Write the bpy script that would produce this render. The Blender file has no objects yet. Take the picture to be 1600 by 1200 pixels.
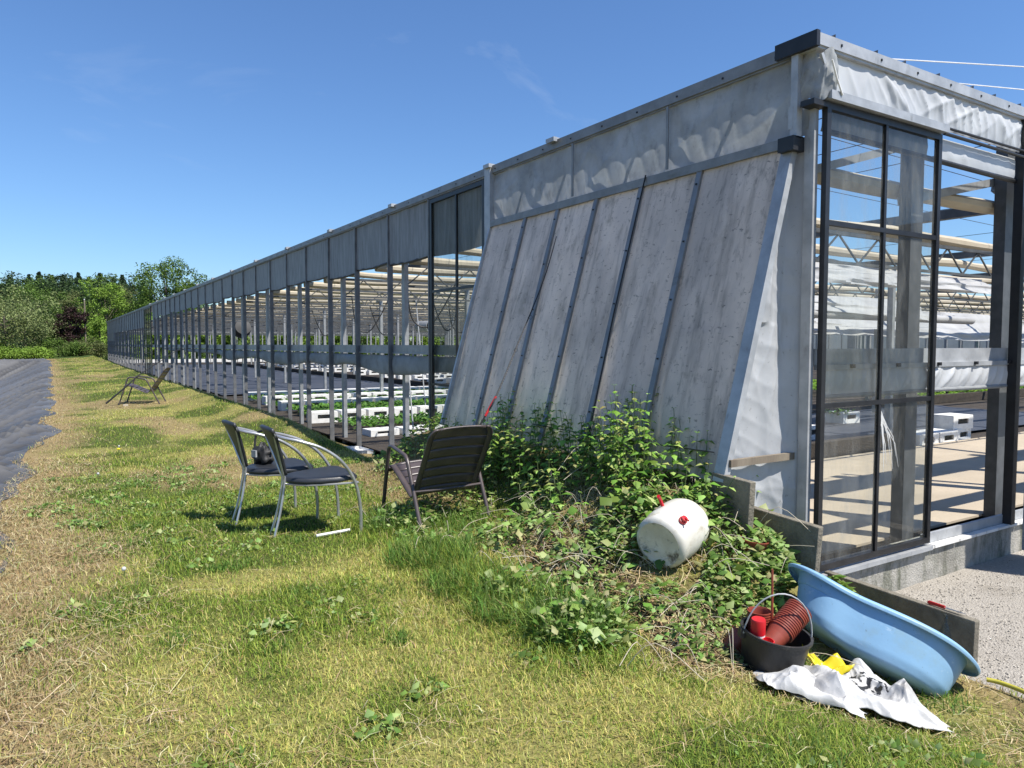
import bpy, math, random
import numpy as np
from mathutils import Vector, Matrix, noise as mnoise
random.seed(7)
RNG = np.random.default_rng(7)
sc = bpy.context.scene
COL = sc.collection
R = math.radians

# ------------------------------------------------------------------ helpers
def sm(a, b, x):
    t = np.clip((np.asarray(x, float) - a) / (b - a), 0, 1)
    return t * t * (3 - 2 * t)

_G = np.random.default_rng(3).random((256, 256))
def vn(x, y):
    x = np.asarray(x, float); y = np.asarray(y, float)
    xi = np.floor(x).astype(int); yi = np.floor(y).astype(int)
    fx = x - xi; fy = y - yi
    fx = fx * fx * (3 - 2 * fx); fy = fy * fy * (3 - 2 * fy)
    g = lambda i, j: _G[i & 255, j & 255]
    a = g(xi, yi) * (1 - fx) + g(xi + 1, yi) * fx
    b = g(xi, yi + 1) * (1 - fx) + g(xi + 1, yi + 1) * fx
    return a * (1 - fy) + b * fy
def fbm(x, y, o=4):
    s = 0; a = .5; t = 0
    for i in range(o):
        s = s + a * vn(x * 2 ** i + 17 * i, y * 2 ** i + 31 * i); t += a; a *= .5
    return s / t

_GL = _G.tolist()
def sv_(x, y):
    xi = math.floor(x); yi = math.floor(y); fx = x - xi; fy = y - yi
    fx = fx * fx * (3 - 2 * fx); fy = fy * fy * (3 - 2 * fy)
    a, b = _GL[xi & 255], _GL[(xi + 1) & 255]; j, k = yi & 255, (yi + 1) & 255
    p = a[j] * (1 - fx) + b[j] * fx; q = a[k] * (1 - fx) + b[k] * fx
    return p * (1 - fy) + q * fy
def twave(t):
    t = t - math.floor(t); return abs(t - .5) * 2
def folds(x, z, ph, freqs, amp=1.0):
    s = 0
    for i, (ang, f) in enumerate(freqs):
        c, s_ = math.cos(ang), math.sin(ang)
        q = (x * c + z * s_) * f + ph * (1.7 + i) + 1.15 * sv_(x * 1.7 + ph + i * 9, z * 1.7 + i * 5)
        m = max(0.0, sv_(x * 2.1 + 13 * i + ph, z * 2.1 + 7 * i) - .32) * 1.6
        s += m * (twave(q) ** 3) / (1 + .25 * i)
    return amp * s
def crumple(x, y, seed, n=11, f0=3.0, f1=13.0):
    rr = random.Random(seed); s = 0
    for i in range(n):
        a = rr.random() * math.pi; f = f0 + (f1 - f0) * i / n; p = rr.random()
        s += twave((x * math.cos(a) + y * math.sin(a)) * f + p) / (f / f0)
    return s / n
class MB:
    def __init__(s): s.v = []; s.f = []; s.m = []; s.cur = 0
    def add(s, vs, fs):
        o = len(s.v); s.v += [tuple(p) for p in vs]
        for q in fs: s.f.append([o + i for i in q]); s.m.append(s.cur)
        return s
    def box(s, x0, x1, y0, y1, z0, z1, M=None):
        vs = [(x, y, z) for z in (z0, z1) for y in (y0, y1) for x in (x0, x1)]
        if M is not None: vs = [tuple(M @ Vector(p)) for p in vs]
        return s.add(vs, [(0, 2, 3, 1), (4, 5, 7, 6), (0, 1, 5, 4), (2, 6, 7, 3), (0, 4, 6, 2), (1, 3, 7, 5)])
    def bar(s, a, b, w, h=None, up=(0, 0, 1)):
        a = Vector(a); b = Vector(b); h = h or w
        d = (b - a).normalized(); u = Vector(up)
        if abs(d.dot(u)) > .98: u = Vector((1, 0, 0))
        r = d.cross(u).normalized(); u = r.cross(d).normalized()
        vs = []
        for p in (a, b):
            for (i, j) in ((-1, -1), (1, -1), (1, 1), (-1, 1)): vs.append(p + r * (i * w / 2) + u * (j * h / 2))
        return s.add(vs, [(3, 2, 1, 0), (4, 5, 6, 7), (0, 1, 5, 4), (1, 2, 6, 5), (2, 3, 7, 6), (3, 0, 4, 7)])
    def tube(s, pts, r, n=8, cap=True, flat=1.0):
        P = [Vector(p) for p in pts]; k = len(P)
        rs = r if isinstance(r, (list, tuple)) else [r] * k
        rings = []; prev = None
        for i, p in enumerate(P):
            d = (P[min(i + 1, k - 1)] - P[max(i - 1, 0)]).normalized()
            if prev is None:
                u = Vector((0, 0, 1)) if abs(d.z) < .9 else Vector((1, 0, 0))
                u = (u - d * u.dot(d)).normalized()
            else: u = (prev - d * prev.dot(d)).normalized()
            prev = u; w = d.cross(u)
            rings.append([p + (u * math.cos(2 * math.pi * j / n) + w * math.sin(2 * math.pi * j / n) * flat) * rs[i] for j in range(n)])
        vs = [q for ring in rings for q in ring]; fs = []
        for i in range(k - 1):
            for j in range(n):
                fs.append((i * n + j, i * n + (j + 1) % n, (i + 1) * n + (j + 1) % n, (i + 1) * n + j))
        if cap: fs += [tuple(range(n))[::-1], tuple((k - 1) * n + j for j in range(n))]
        return s.add(vs, fs)
    def lathe(s, prof, n=32, M=None, caps=True):
        vs = []; fs = []; k = len(prof)
        for (r, z) in prof:
            for j in range(n):
                a = 2 * math.pi * j / n; vs.append(Vector((r * math.cos(a), r * math.sin(a), z)))
        for i in range(k - 1):
            for j in range(n): fs.append((i * n + j, i * n + (j + 1) % n, (i + 1) * n + (j + 1) % n, (i + 1) * n + j))
        if caps:
            if prof[0][0] > 1e-6: fs.append(tuple(range(n))[::-1])
            if prof[-1][0] > 1e-6: fs.append(tuple((k - 1) * n + j for j in range(n)))
        if M is not None: vs = [M @ p for p in vs]
        return s.add(vs, fs)
    def grid(s, fn, nu, nv):
        vs = [fn(i / nu, j / nv) for j in range(nv + 1) for i in range(nu + 1)]
        fs = [(j * (nu + 1) + i, j * (nu + 1) + i + 1, (j + 1) * (nu + 1) + i + 1, (j + 1) * (nu + 1) + i) for j in range(nv) for i in range(nu)]
        return s.add(vs, fs)

def crom(pts, n=6):
    P = [Vector(p) for p in pts]; out = []
    for i in range(len(P) - 1):
        p0 = P[max(i - 1, 0)]; p1 = P[i]; p2 = P[i + 1]; p3 = P[min(i + 2, len(P) - 1)]
        for j in range(n):
            t = j / n
            out.append(.5 * ((2 * p1) + (p2 - p0) * t + (2 * p0 - 5 * p1 + 4 * p2 - p3) * t * t + (3 * p1 - p0 - 3 * p2 + p3) * t ** 3))
    out.append(P[-1]); return out

def build(name, mb, mat, parent=None, smooth=False, angle=40):
    me = bpy.data.meshes.new(name)
    me.from_pydata(mb.v, [], mb.f)
    mats = mat if isinstance(mat, (list, tuple)) else [mat]
    for m in mats: me.materials.append(m)
    if len(mats) > 1: me.polygons.foreach_set('material_index', mb.m)
    if smooth:
        me.polygons.foreach_set('use_smooth', [True] * len(me.polygons))
        if angle < 180: me.set_sharp_from_angle(angle=R(angle))
    me.update()
    o = bpy.data.objects.new(name, me); COL.objects.link(o)
    if parent is not None: o.parent = parent
    return o

def npmesh(name, V, F, mat, col=None, parent=None, smooth=False):
    """V (n,3), F list of int arrays (k,m)"""
    me = bpy.data.meshes.new(name)
    V = np.asarray(V, np.float32)
    me.vertices.add(len(V)); me.vertices.foreach_set('co', V.ravel())
    nl = sum(f.size for f in F); npol = sum(len(f) for f in F)
    me.loops.add(nl); me.polygons.add(npol)
    me.loops.foreach_set('vertex_index', np.concatenate([f.ravel() for f in F]).astype(np.int32))
    st = []; o = 0
    for f in F:
        st.append(o + np.arange(len(f)) * f.shape[1]); o += f.size
    me.polygons.foreach_set('loop_start', np.concatenate(st).astype(np.int32))
    if smooth: me.polygons.foreach_set('use_smooth', np.ones(npol, bool))
    if col is not None:
        a = me.color_attributes.new('tint', 'FLOAT_COLOR', 'POINT')
        c = np.ones((len(V), 4), np.float32); c[:, :3] = col
        a.data.foreach_set('color', c.ravel())
    me.materials.append(mat); me.update(calc_edges=True); me.validate()
    ob = bpy.data.objects.new(name, me); COL.objects.link(ob)
    if parent is not None: ob.parent = parent
    return ob

def empty(name, loc=(0, 0, 0), rz=0, par=None):
    o = bpy.data.objects.new(name, None); COL.objects.link(o)
    o.location = loc; o.rotation_euler = (0, 0, rz); o.empty_display_size = .1
    return o
def tag(o, label=None, cat=None, group=None, kind=None):
    if label: o['label'] = label
    if cat: o['category'] = cat
    if group: o['group'] = group
    if kind: o['kind'] = kind
    return o
def copy_tree(o, parent=None):
    c = o.copy(); COL.objects.link(c)
    if parent is not None: c.parent = parent
    for ch in list(o.children): copy_tree(ch, c)
    return c

# ------------------------------------------------------------------ materials
def mat(name, c1, c2=None, scale=5, rough=.6, metal=0, bump=0, bscale=40, detail=4, stretch=(1, 1, 1), lo=.35, hi=.65,
        transl=0, spec=.5, coord='Object', spots=None, tint=False):
    m = bpy.data.materials.new(name); m.use_nodes = True
    nt = m.node_tree; N = nt.nodes; L = nt.links; N.clear()
    out = N.new('ShaderNodeOutputMaterial'); b = N.new('ShaderNodeBsdfPrincipled')
    b.inputs['Roughness'].default_value = rough; b.inputs['Metallic'].default_value = metal
    b.inputs['Specular IOR Level'].default_value = spec
    tc = N.new('ShaderNodeTexCoord'); mp = N.new('ShaderNodeMapping'); mp.inputs['Scale'].default_value = stretch
    L.new(tc.outputs[coord], mp.inputs['Vector'])
    colout = None
    if tint:
        a = N.new('ShaderNodeVertexColor'); a.layer_name = 'tint'; colout = a.outputs['Color']
    elif c2 is None:
        b.inputs['Base Color'].default_value = (*c1, 1)
        rgb = N.new('ShaderNodeRGB'); rgb.outputs[0].default_value = (*c1, 1); colout = rgb.outputs[0]
    else:
        n = N.new('ShaderNodeTexNoise'); n.inputs['Scale'].default_value = scale; n.inputs['Detail'].default_value = detail
        n.inputs['Roughness'].default_value = .62
        L.new(mp.outputs[0], n.inputs['Vector'])
        r = N.new('ShaderNodeMapRange'); r.inputs['From Min'].default_value = lo; r.inputs['From Max'].default_value = hi
        L.new(n.outputs['Fac'], r.inputs['Value'])
        mx = N.new('ShaderNodeMix'); mx.data_type = 'RGBA'
        mx.inputs['A'].default_value = (*c1, 1); mx.inputs['B'].default_value = (*c2, 1)
        L.new(r.outputs[0], mx.inputs['Factor']); colout = mx.outputs['Result']
    for sp in (spots or []):           # (colour, scale, lo, hi, strength, stretch)
        c, s_, l_, h_, st_, str_ = sp
        mp2 = N.new('ShaderNodeMapping'); mp2.inputs['Scale'].default_value = str_; mp2.inputs['Location'].default_value = (s_, 2.3 * s_, .7)
        L.new(tc.outputs[coord], mp2.inputs['Vector'])
        n2 = N.new('ShaderNodeTexNoise'); n2.inputs['Scale'].default_value = s_; n2.inputs['Detail'].default_value = 5; n2.inputs['Roughness'].default_value = .7
        L.new(mp2.outputs[0], n2.inputs['Vector'])
        r2 = N.new('ShaderNodeMapRange'); r2.inputs['From Min'].default_value = l_; r2.inputs['From Max'].default_value = h_; r2.inputs['To Max'].default_value = st_
        L.new(n2.outputs['Fac'], r2.inputs['Value'])
        m2 = N.new('ShaderNodeMix'); m2.data_type = 'RGBA'; m2.inputs['B'].default_value = (*c, 1)
        L.new(colout, m2.inputs['A']); L.new(r2.outputs[0], m2.inputs['Factor']); colout = m2.outputs['Result']
    L.new(colout, b.inputs['Base Color'])
    bo = None
    if bump:
        nb = N.new('ShaderNodeTexNoise'); nb.inputs['Scale'].default_value = bscale; nb.inputs['Detail'].default_value = 5
        L.new(mp.outputs[0], nb.inputs['Vector'])
        bp = N.new('ShaderNodeBump'); bp.inputs['Strength'].default_value = bump; bp.inputs['Distance'].default_value = .02
        L.new(nb.outputs['Fac'], bp.inputs['Height']); L.new(bp.outputs[0], b.inputs['Normal']); bo = bp.outputs[0]
    if transl:
        t = N.new('ShaderNodeBsdfTranslucent'); L.new(colout, t.inputs['Color'])
        if bo: L.new(bo, t.inputs['Normal'])
        ms = N.new('ShaderNodeMixShader'); ms.inputs[0].default_value = transl
        L.new(b.outputs[0], ms.inputs[1]); L.new(t.outputs[0], ms.inputs[2]); L.new(ms.outputs[0], out.inputs['Surface'])
    else: L.new(b.outputs[0], out.inputs['Surface'])
    return m

def glass_mat(name, dirt_lo=.5, dirt_hi=.8, dmax=.45, dirt=(.42, .43, .38), base=.06, ior=1.45):
    m = bpy.data.materials.new(name); m.use_nodes = True
    nt = m.node_tree; N = nt.nodes; L = nt.links; N.clear()
    out = N.new('ShaderNodeOutputMaterial')
    tr = N.new('ShaderNodeBsdfTransparent'); tr.inputs[0].default_value = (.9, .93, .91, 1)
    gl = N.new('ShaderNodeBsdfGlossy'); gl.inputs['Roughness'].default_value = .03
    fr = N.new('ShaderNodeFresnel'); fr.inputs['IOR'].default_value = ior
    m1 = N.new('ShaderNodeMixShader'); L.new(fr.outputs[0], m1.inputs[0]); L.new(tr.outputs[0], m1.inputs[1]); L.new(gl.outputs[0], m1.inputs[2])
    tc = N.new('ShaderNodeTexCoord'); mp = N.new('ShaderNodeMapping'); mp.inputs['Scale'].default_value = (1.6, 1.6, .45)
    L.new(tc.outputs['Object'], mp.inputs[0])
    n = N.new('ShaderNodeTexNoise'); n.inputs['Scale'].default_value = 3.2; n.inputs['Detail'].default_value = 8; n.inputs['Roughness'].default_value = .7
    L.new(mp.outputs[0], n.inputs['Vector'])
    r = N.new('ShaderNodeMapRange'); r.inputs['From Min'].default_value = dirt_lo; r.inputs['From Max'].default_value = dirt_hi
    r.inputs['To Min'].default_value = base; r.inputs['To Max'].default_value = dmax
    L.new(n.outputs['Fac'], r.inputs['Value'])
    d = N.new('ShaderNodeBsdfDiffuse'); d.inputs[0].default_value = (*dirt, 1)
    t2 = N.new('ShaderNodeBsdfTranslucent'); t2.inputs[0].default_value = (*dirt, 1)
    md = N.new('ShaderNodeMixShader'); md.inputs[0].default_value = .5
    L.new(d.outputs[0], md.inputs[1]); L.new(t2.outputs[0], md.inputs[2])
    m2 = N.new('ShaderNodeMixShader'); L.new(r.outputs[0], m2.inputs[0]); L.new(m1.outputs[0], m2.inputs[1]); L.new(md.outputs[0], m2.inputs[2])
    L.new(m2.outputs[0], out.inputs['Surface'])
    return m

M = {}
M['galv'] = mat('galvanised_steel', (.36, .37, .375), (.26, .27, .275), 9, .5, .35, .05, 60)
M['alu'] = mat('weathered_aluminium', (.46, .47, .48), (.33, .34, .35), 6, .5, .3, .03, 50, spots=[((.15, .14, .12), 14, .6, .75, .5, (1, 1, .4))])
M['steel_dark'] = mat('dark_steel_and_shade', (.10, .105, .11), (.065, .07, .072), 7, .55, .2, .05, 60)  # dark steel of the roof; on front columns the tone includes painted shade
M['mull'] = mat('dull_mullion_aluminium', (.19, .19, .195), (.12, .122, .125), 6, .5, .3)
M['eave'] = mat('dull_gutter_metal', (.26, .265, .27), (.19, .195, .2), 6, .5, .3, .03, 50, spots=[((.1, .1, .08), 9, .58, .75, .6, (1, .4, 1))])
M['dark'] = mat('dark_painted_metal', (.008, .008, .009), (.018, .018, .02), 8, .45)
M['rubber'] = mat('black_rubber', (.012, .012, .013), (.022, .022, .022), 12, .6)
M['upper_film'] = mat('dark_dirty_film', (.42, .44, .45), (.28, .30, .31), 2.4, .7, 0, .15, 9, transl=.32, spots=[((.46, .50, .53), 2.2, .5, .7, .7, (1, 1, 1.6)), ((.07, .065, .055), 9, .55, .78, .5, (1, 1, .6)), ((.05, .05, .045), 60, .64, .7, .5, (1, 1, 1))])
M['plastic_side'] = mat('dirty_woven_plastic', (.88, .81, .73), (.66, .615, .57), 2.2, .45, 0, .12, 9, stretch=(1, 1, .25), transl=.58,
                        spots=[((.33, .32, .30), .8, .46, .66, .5, (1, 1, .6)), ((.16, .15, .10), 3, .60, .8, .6, (1, 1, 1)), ((.07, .07, .07), 42, .60, .68, .7, (1, .45, 1)), ((.17, .165, .15), 4, .50, .72, .62, (1, 2.2, .16)), ((.12, .115, .1), 14, .56, .72, .6, (1, 1.2, .4))])
M['plastic_front'] = mat('sunlit_plastic_film', (.62, .63, .63), (.52, .53, .54), 2, .4, 0, .25, 7, transl=.22,
                         spots=[((.25, .25, .23), 3, .58, .8, .45, (1, 1, .6))])
M['end_film'] = mat('silver_grey_film', (.50, .51, .52), (.40, .41, .42), 2, .42, 0, .15, 9, transl=.2, spots=[((.2, .19, .16), 4, .55, .75, .55, (1, 1, .25)), ((.12, .11, .09), 30, .62, .7, .5, (1, 1, 1))])
M['curtain'] = mat('grey_roll_curtain', (.30, .31, .32), (.20, .21, .215), 5, .55, 0, .2, 12, stretch=(1, 3, .4), transl=.22,
                   spots=[((.1, .1, .09), 7, .55, .75, .5, (1, 2.5, .5))])
M['cream'] = mat('cream_screen_roll', (.62, .55, .42), (.5, .43, .32), 3, .7, 0, .2, 20, stretch=(.4, 1, 1), transl=.2)
M['sheet'] = mat('white_plastic_sheet', (.52, .52, .51), (.42, .42, .42), 2, .45, 0, .2, 5, transl=.2)
M['farcurtain'] = mat('pale_blue_film', (.45, .5, .53), (.38, .43, .46), 2, .5, transl=.4)
M['glass'] = glass_mat('dusty_glass', .46, .78, .46, (.50, .50, .46), .07)
M['glass_dirty'] = glass_mat('grimy_glass', .42, .75, .42, (.16, .17, .13), .14, 1.12)
M['concrete'] = mat('stained_concrete', (.40, .38, .34), (.28, .27, .24), 3, .85, 0, .5, 60,
                    spots=[((.05, .06, .03), 5, .46, .64, .85, (1, 1, .35)), ((.13, .12, .10), 2.2, .5, .7, .5, (1, 1, 1)), ((.12, .11, .09), 40, .56, .70, .7, (1, 1, 1))])
M['slab'] = mat('mossy_concrete_slab', (.22, .195, .15), (.13, .115, .088), 8, .9, 0, .5, 70, spots=[((.09, .09, .06), 9, .55, .72, .6, (1, 1, 1))])
M['apron'] = mat('dusty_concrete_floor', (.45, .375, .275), (.36, .30, .22), 1.3, .9, 0, .2, 30, stretch=(.5, 1, 1), spots=[((.3, .26, .2), 3, .55, .8, .5, (1, 1, 1)), ((.16, .14, .11), 30, .68, .76, .5, (1, 1, 1))])
M['cloth'] = mat('black_ground_cloth', (.060, .066, .082), (.035, .04, .052), 2.2, .55, 0, .6, 6, stretch=(.35, 1.6, 1))
M['soil'] = mat('dark_soil', (.055, .042, .03), (.03, .024, .018), 8, .95, 0, .8, 40)
M['gravel'] = mat('pale_gravel', (.46, .42, .36), (.32, .29, .25), 60, .95, 0, 1.0, 90, coord='Object', spots=[((.16, .14, .12), 130, .58, .68, .8, (1, 1, 1)), ((.2, .17, .13), 2.5, .55, .75, .6, (1, 1, 1))])
M['liner'] = mat('grey_pond_liner', (.135, .128, .118), (.08, .077, .072), 1.4, .8, 0, .3, 18, stretch=(.5, 2.5, 1), spots=[((.22, .21, .19), 3, .55, .75, .5, (.5, 2, 1))])
M['chrome'] = mat('brushed_tube_steel', (.55, .55, .56), (.42, .42, .43), 10, .35, .7)
M['black_vinyl'] = mat('black_vinyl', (.020, .022, .026), (.030, .032, .038), 14, .45, 0, .06, 80)
M['brown'] = mat('brown_painted_metal', (.088, .070, .069), (.066, .052, .051), 9, .36, 0, .03, 60, spots=[((.2, .16, .14), 22, .62, .75, .4, (1, 1, 1))])
M['white_hdpe'] = mat('white_drum_plastic', (.66, .64, .57), (.56, .53, .46), 3, .42, 0, .05, 10, spots=[((.25, .20, .12), 5, .55, .68, .75, (1, 1, 1)), ((.40, .35, .26), 14, .55, .7, .5, (1, 1, .5)), ((.12, .1, .07), 40, .66, .72, .6, (1, 1, 1))])
M['drum_bottom'] = mat('muddy_drum_base', (.74, .68, .57), (.60, .53, .41), 6, .7, 0, .3, 20, spots=[((.07, .05, .03), 9, .5, .66, .85, (1, 1, 1))])
M['red'] = mat('red_plastic', (.55, .012, .02), (.45, .01, .015), 10, .35)
M['redpaint'] = mat('red_rod_grip', (.62, .03, .03), (.45, .02, .02), 30, .4)
M['terracotta'] = mat('brown_pot_plastic', (.30, .062, .035), (.22, .045, .028), 9, .45, spots=[((.12, .05, .035), 12, .55, .75, .5, (1, 1, 1))])
M['bucket'] = mat('black_bucket_rubber', (.020, .020, .020), (.034, .033, .032), 5, .5, 0, .12, 30, spots=[((.12, .115, .1), 7, .58, .76, .5, (1, 1, .6))])
M['blue'] = mat('pale_blue_bath_plastic', (.24, .415, .59), (.205, .37, .535), 2, .42, 0, .04, 30, spots=[((.24, .33, .33), 4, .52, .75, .6, (1, 1, 1)), ((.10, .11, .10), 45, .64, .70, .5, (1, 1, 1)), ((.42, .55, .66), 22, .62, .68, .5, (.3, 1, 1))])
M['sack'] = mat('dirty_white_sack', (.60, .595, .58), (.50, .49, .47), 5, .5, 0, .25, 16, transl=.12, spots=[((.25, .22, .17), 5, .58, .75, .6, (1, 1, 1)), ((.12, .12, .12), 60, .62, .7, .5, (1, 1, 1))])
M['sack_black'] = mat('black_sack_lining', (.02, .02, .022), (.05, .05, .05), 20, .4)
M['yellow'] = mat('yellow_film', (.72, .60, .015), (.6, .48, .01), 6, .4)
M['hose'] = mat('yellow_hose_rubber', (.50, .44, .05), (.4, .36, .05), 10, .45)
M['clear'] = glass_mat('clear_bottle_plastic', .4, .7, .5, (.5, .52, .52), .2)
M['can'] = mat('white_spray_can', (.68, .62, .60), (.6, .5, .48), 30, .3, 0, 0, spots=[((.35, .12, .12), 45, .6, .66, .7, (1, 1, 1))])
M['steel'] = mat('blade_steel', (.5, .5, .5), (.3, .3, .3), 20, .3, .9)
M['wood'] = mat('weathered_wood', (.23, .19, .14), (.14, .11, .08), 6, .85, 0, .3, 20, stretch=(1, 1, .2))
M['bark'] = mat('tree_bark', (.10, .08, .06), (.06, .05, .04), 4, .9, 0, .5, 10, stretch=(1, 1, .3))
M['white_paint'] = mat('white_plastic', (.78, .77, .74), (.66, .65, .62), 8, .5, spots=[((.35, .32, .26), 12, .6, .75, .5, (1, 1, 1))])
M['stem'] = mat('green_stem', (.10, .14, .04), (.07, .10, .03), 10, .6)
M['leaf'] = mat('leaf_foliage', (.1, .2, .05), rough=.5, tint=True, transl=.35, spec=.3)
M['blade'] = mat('grass_blade', (.1, .2, .05), rough=.6, tint=True, transl=.3, spec=.2)
M['treeleaf'] = mat('tree_foliage', (.1, .2, .05), rough=.6, tint=True, transl=.3, spec=.2)
M['straw'] = mat('dry_straw', (.4, .3, .15), rough=.7, tint=True, transl=.15, spec=.2)
M['fluff'] = mat('dandelion_fluff', (.7, .7, .68), (.6, .6, .58), 40, .9, transl=.3)

# ------------------------------------------------------------------ terrain
CAM = (-4.17, -2.93, 1.46)
def edge_x(y):
    return -4.30 - .32 * sm(12, 5.5, y) + .15 * (fbm(np.asarray(y) * .6, 0 * np.asarray(y) + 3, 3) - .5) * 2 * sm(40, 8, y)
def zg(x, y):
    x = np.asarray(x, float); y = np.asarray(y, float)
    z = .03 + .06 * (fbm(x * .9, y * .9, 3) - .5) + .10 * sm(8, 22, y) * np.exp(-((x + 2.4) / 1.3) ** 2) + .16 * sm(30, 66, y)
    A = .50 * sm(-1.0, .5, y) * (1 - sm(4.3, 5.6, y))
    dx = x + .55
    lw = .75 - .24 * sm(1.0, 1.9, y)
    right = np.where(y < 1.2, .33 + .5 * sm(.2, 1.2, y), .8)
    z = z + A * np.exp(-np.where(dx < 0, dx / lw, dx / right) ** 2)
    z = z - .34 * sm(-2.2, -.4, x) * sm(.6, -1.0, y)
    rf = sm(5.5, 9.5, y)
    z = z + .20 * rf * np.exp(-((x + 1.0) / .55) ** 2) - .30 * sm(-.95, -.15, x) * sm(4.6, 6.2, y)
    z = z - .25 * sm(-.15, .2, x) * sm(1.2, -.2, y)
    inside = sm(.02, .3, x) * sm(.0, .3, y)
    z = z * (1 - inside) - .34 * inside
    z = np.where((x > .25) & (y <= .05), np.minimum(z, -.345), z)
    # pond basin
    e = np.minimum(np.minimum(edge_x(y) - x, x + 26), np.minimum(y - 2.5, 60.5 - y))
    z = z - np.clip(e * .46, 0, 1.9)
    # far hillside
    far = sm(88, 150, y) * 5.0 * sm(120, 10, x)
    return z + far
def zz(x, y): return float(zg(x, y))

def coords(segs):
    out = []
    for a, b, st in segs:
        n = max(1, int(round((b - a) / st))); out += list(np.linspace(a, b, n, endpoint=False))
    out.append(segs[-1][1]); return np.array(out)
gx = coords([(-400, -60, 40), (-60, -26.5, 4), (-26.5, -5, .6), (-5, .4, .08), (.4, 8, .8), (8, 80, 8), (80, 400, 40)])
gy = coords([(-120, -12, 12), (-12, -3, .6), (-3, 8, .08), (8, 20, .25), (20, 75, .6), (75, 160, 5), (160, 700, 45)])
X, Y = np.meshgrid(gx, gy)
Z = zg(X, Y)
V = np.stack([X, Y, Z], -1).reshape(-1, 3)
nx = len(gx); I = np.arange(len(V)).reshape(len(gy), nx)
F = np.stack([I[:-1, :-1], I[:-1, 1:], I[1:, 1:], I[1:, :-1]], -1).reshape(-1, 4)
def lawn_cols(x, y):
    """patchiness shared by the turf and its blades: greenness 0..1, dryness 0..1, bare soil 0..1"""
    g = fbm(x * 1.3 + 5, y * 1.3 + 9, 4)
    g2 = fbm(x * .45 + 40, y * .45 + 3, 3)
    dry = sm(1.0, .1, x - edge_x(y) - .45 * (fbm(x * 2, y * 2, 3) - .5) * 2)
    dry = np.maximum(dry, .75 * sm(.56, .66, fbm(x * .8 + 70, y * .5, 3)))
    green = sm(.40, .53, g * .62 + g2 * .38)
    # rank green tuft beyond the brown chair and beside the bank
    tuft = np.exp(-(((x + 2.05) / .30) ** 2 + ((y - 1.35) / .55) ** 2)) + np.exp(-(((x + 2.08) / .28) ** 2 + ((y - .45) / .45) ** 2)) + .9 * np.exp(-(((x + 2.0) / .28) ** 2 + ((y + .15) / .32) ** 2)) + .8 * np.exp(-(((x + 1.9) / .35) ** 2 + ((y - 2.35) / .4) ** 2))
    bare = np.exp(-(((x + 1.5) / .36) ** 2 + ((y - .7) / .8) ** 2)) * 1.5 + .9 * np.exp(-(((x + 1.6) / .25) ** 2 + ((y + .45) / .35) ** 2)) + .8 * np.exp(-(((x + 1.35) / .4) ** 2 + ((y + .35) / .35) ** 2)) + .8 * np.exp(-(((x + .6) / .4) ** 2 + ((y - 2) / 2) ** 2))
    bare = np.clip(bare * (.1 + 1.2 * fbm(x * 3, y * 3, 3)) - tuft * .6, 0, 1)
    return np.clip(green + tuft, 0, 1), np.clip(dry - tuft, 0, 1), bare, np.clip(tuft, 0, 1)
g_, d_, b_, t_ = lawn_cols(V[:, 0], V[:, 1])
gr = np.array([.07, .09, .022]); st = np.array([.27, .20, .10]); br = np.array([.06, .043, .027]); yg = np.array([.23, .21, .07])
c = yg + (gr - yg) * g_[:, None]; c = c + (st - c) * d_[:, None]; c = c + (br - c) * b_[:, None]
c = np.where((V[:, 1] > 72)[:, None], np.array([.05, .08, .02]), c)
M['turf'] = mat('turf_ground', (.1, .1, .05), rough=.95, tint=True, bump=.9, bscale=35, spec=.1, spots=[((.03, .025, .015), 45, .52, .68, .7, (1, 1, 1))])
o = npmesh('ground', V, [F], M['turf'], c, smooth=True); tag(o, kind='structure')

# gravel yard by the entrance
def gyard(u, v):
    y = -14 + 14.0 * v
    xl = -.02 - .35 * sm(-.7, -1.5, y) + .1 * math.sin(y * 3.1) * (1 if y < -.4 else 0)
    x = xl + (40 - xl) * u ** 3
    return (x, y - .0, -.335 + .012 * (vn(x * 5, y * 5) - .5) + (.0 if x > .1 else 0))
mb = MB().grid(gyard, 60, 120)
o = build('gravel_yard', mb, M['gravel'], smooth=True); tag(o, kind='structure')
# stones scattered on the yard (uncountable)
n = 6000
x = .05 + 3.6 * RNG.random(n) ** 1.2; y = -2.2 + 2.15 * RNG.random(n); s = .003 + .005 * RNG.random(n) ** 2
base = np.array([(1, 0, 0), (0, 1, 0), (-1, 0, 0), (0, -1, 0), (0, 0, .8), (0, 0, -.8)], float)
ang = RNG.random(n) * 6.28
ca, sa = np.cos(ang), np.sin(ang)
vv = np.zeros((n, 6, 3)); vv[:, :, 0] = (base[None, :, 0] * ca[:, None] - base[None, :, 1] * sa[:, None]) * s[:, None] * 1.3; vv[:, :, 1] = (base[None, :, 0] * sa[:, None] + base[None, :, 1] * ca[:, None]) * s[:, None]; vv[:, :, 2] = base[None, :, 2] * s[:, None] * .8
vv += np.stack([x, y, np.full(n, -.331)], -1)[:, None, :]
tri = np.array([(0, 1, 4), (1, 2, 4), (2, 3, 4), (3, 0, 4), (1, 0, 5), (2, 1, 5), (3, 2, 5), (0, 3, 5)])
ff = (np.arange(n)[:, None, None] * 6 + tri[None]).reshape(-1, 3)
cc = np.repeat((np.array([.42, .38, .32])[None] * (.7 + .6 * RNG.random((n, 1)))), 6, 0)
M['stone'] = mat('pebbles', (.4, .4, .4), rough=.9, tint=True)
tag(npmesh('gravel_stones', vv.reshape(-1, 3), [ff], M['stone'], cc), 'loose pale stones strewn over the gravel yard', 'gravel', kind='stuff')

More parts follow.
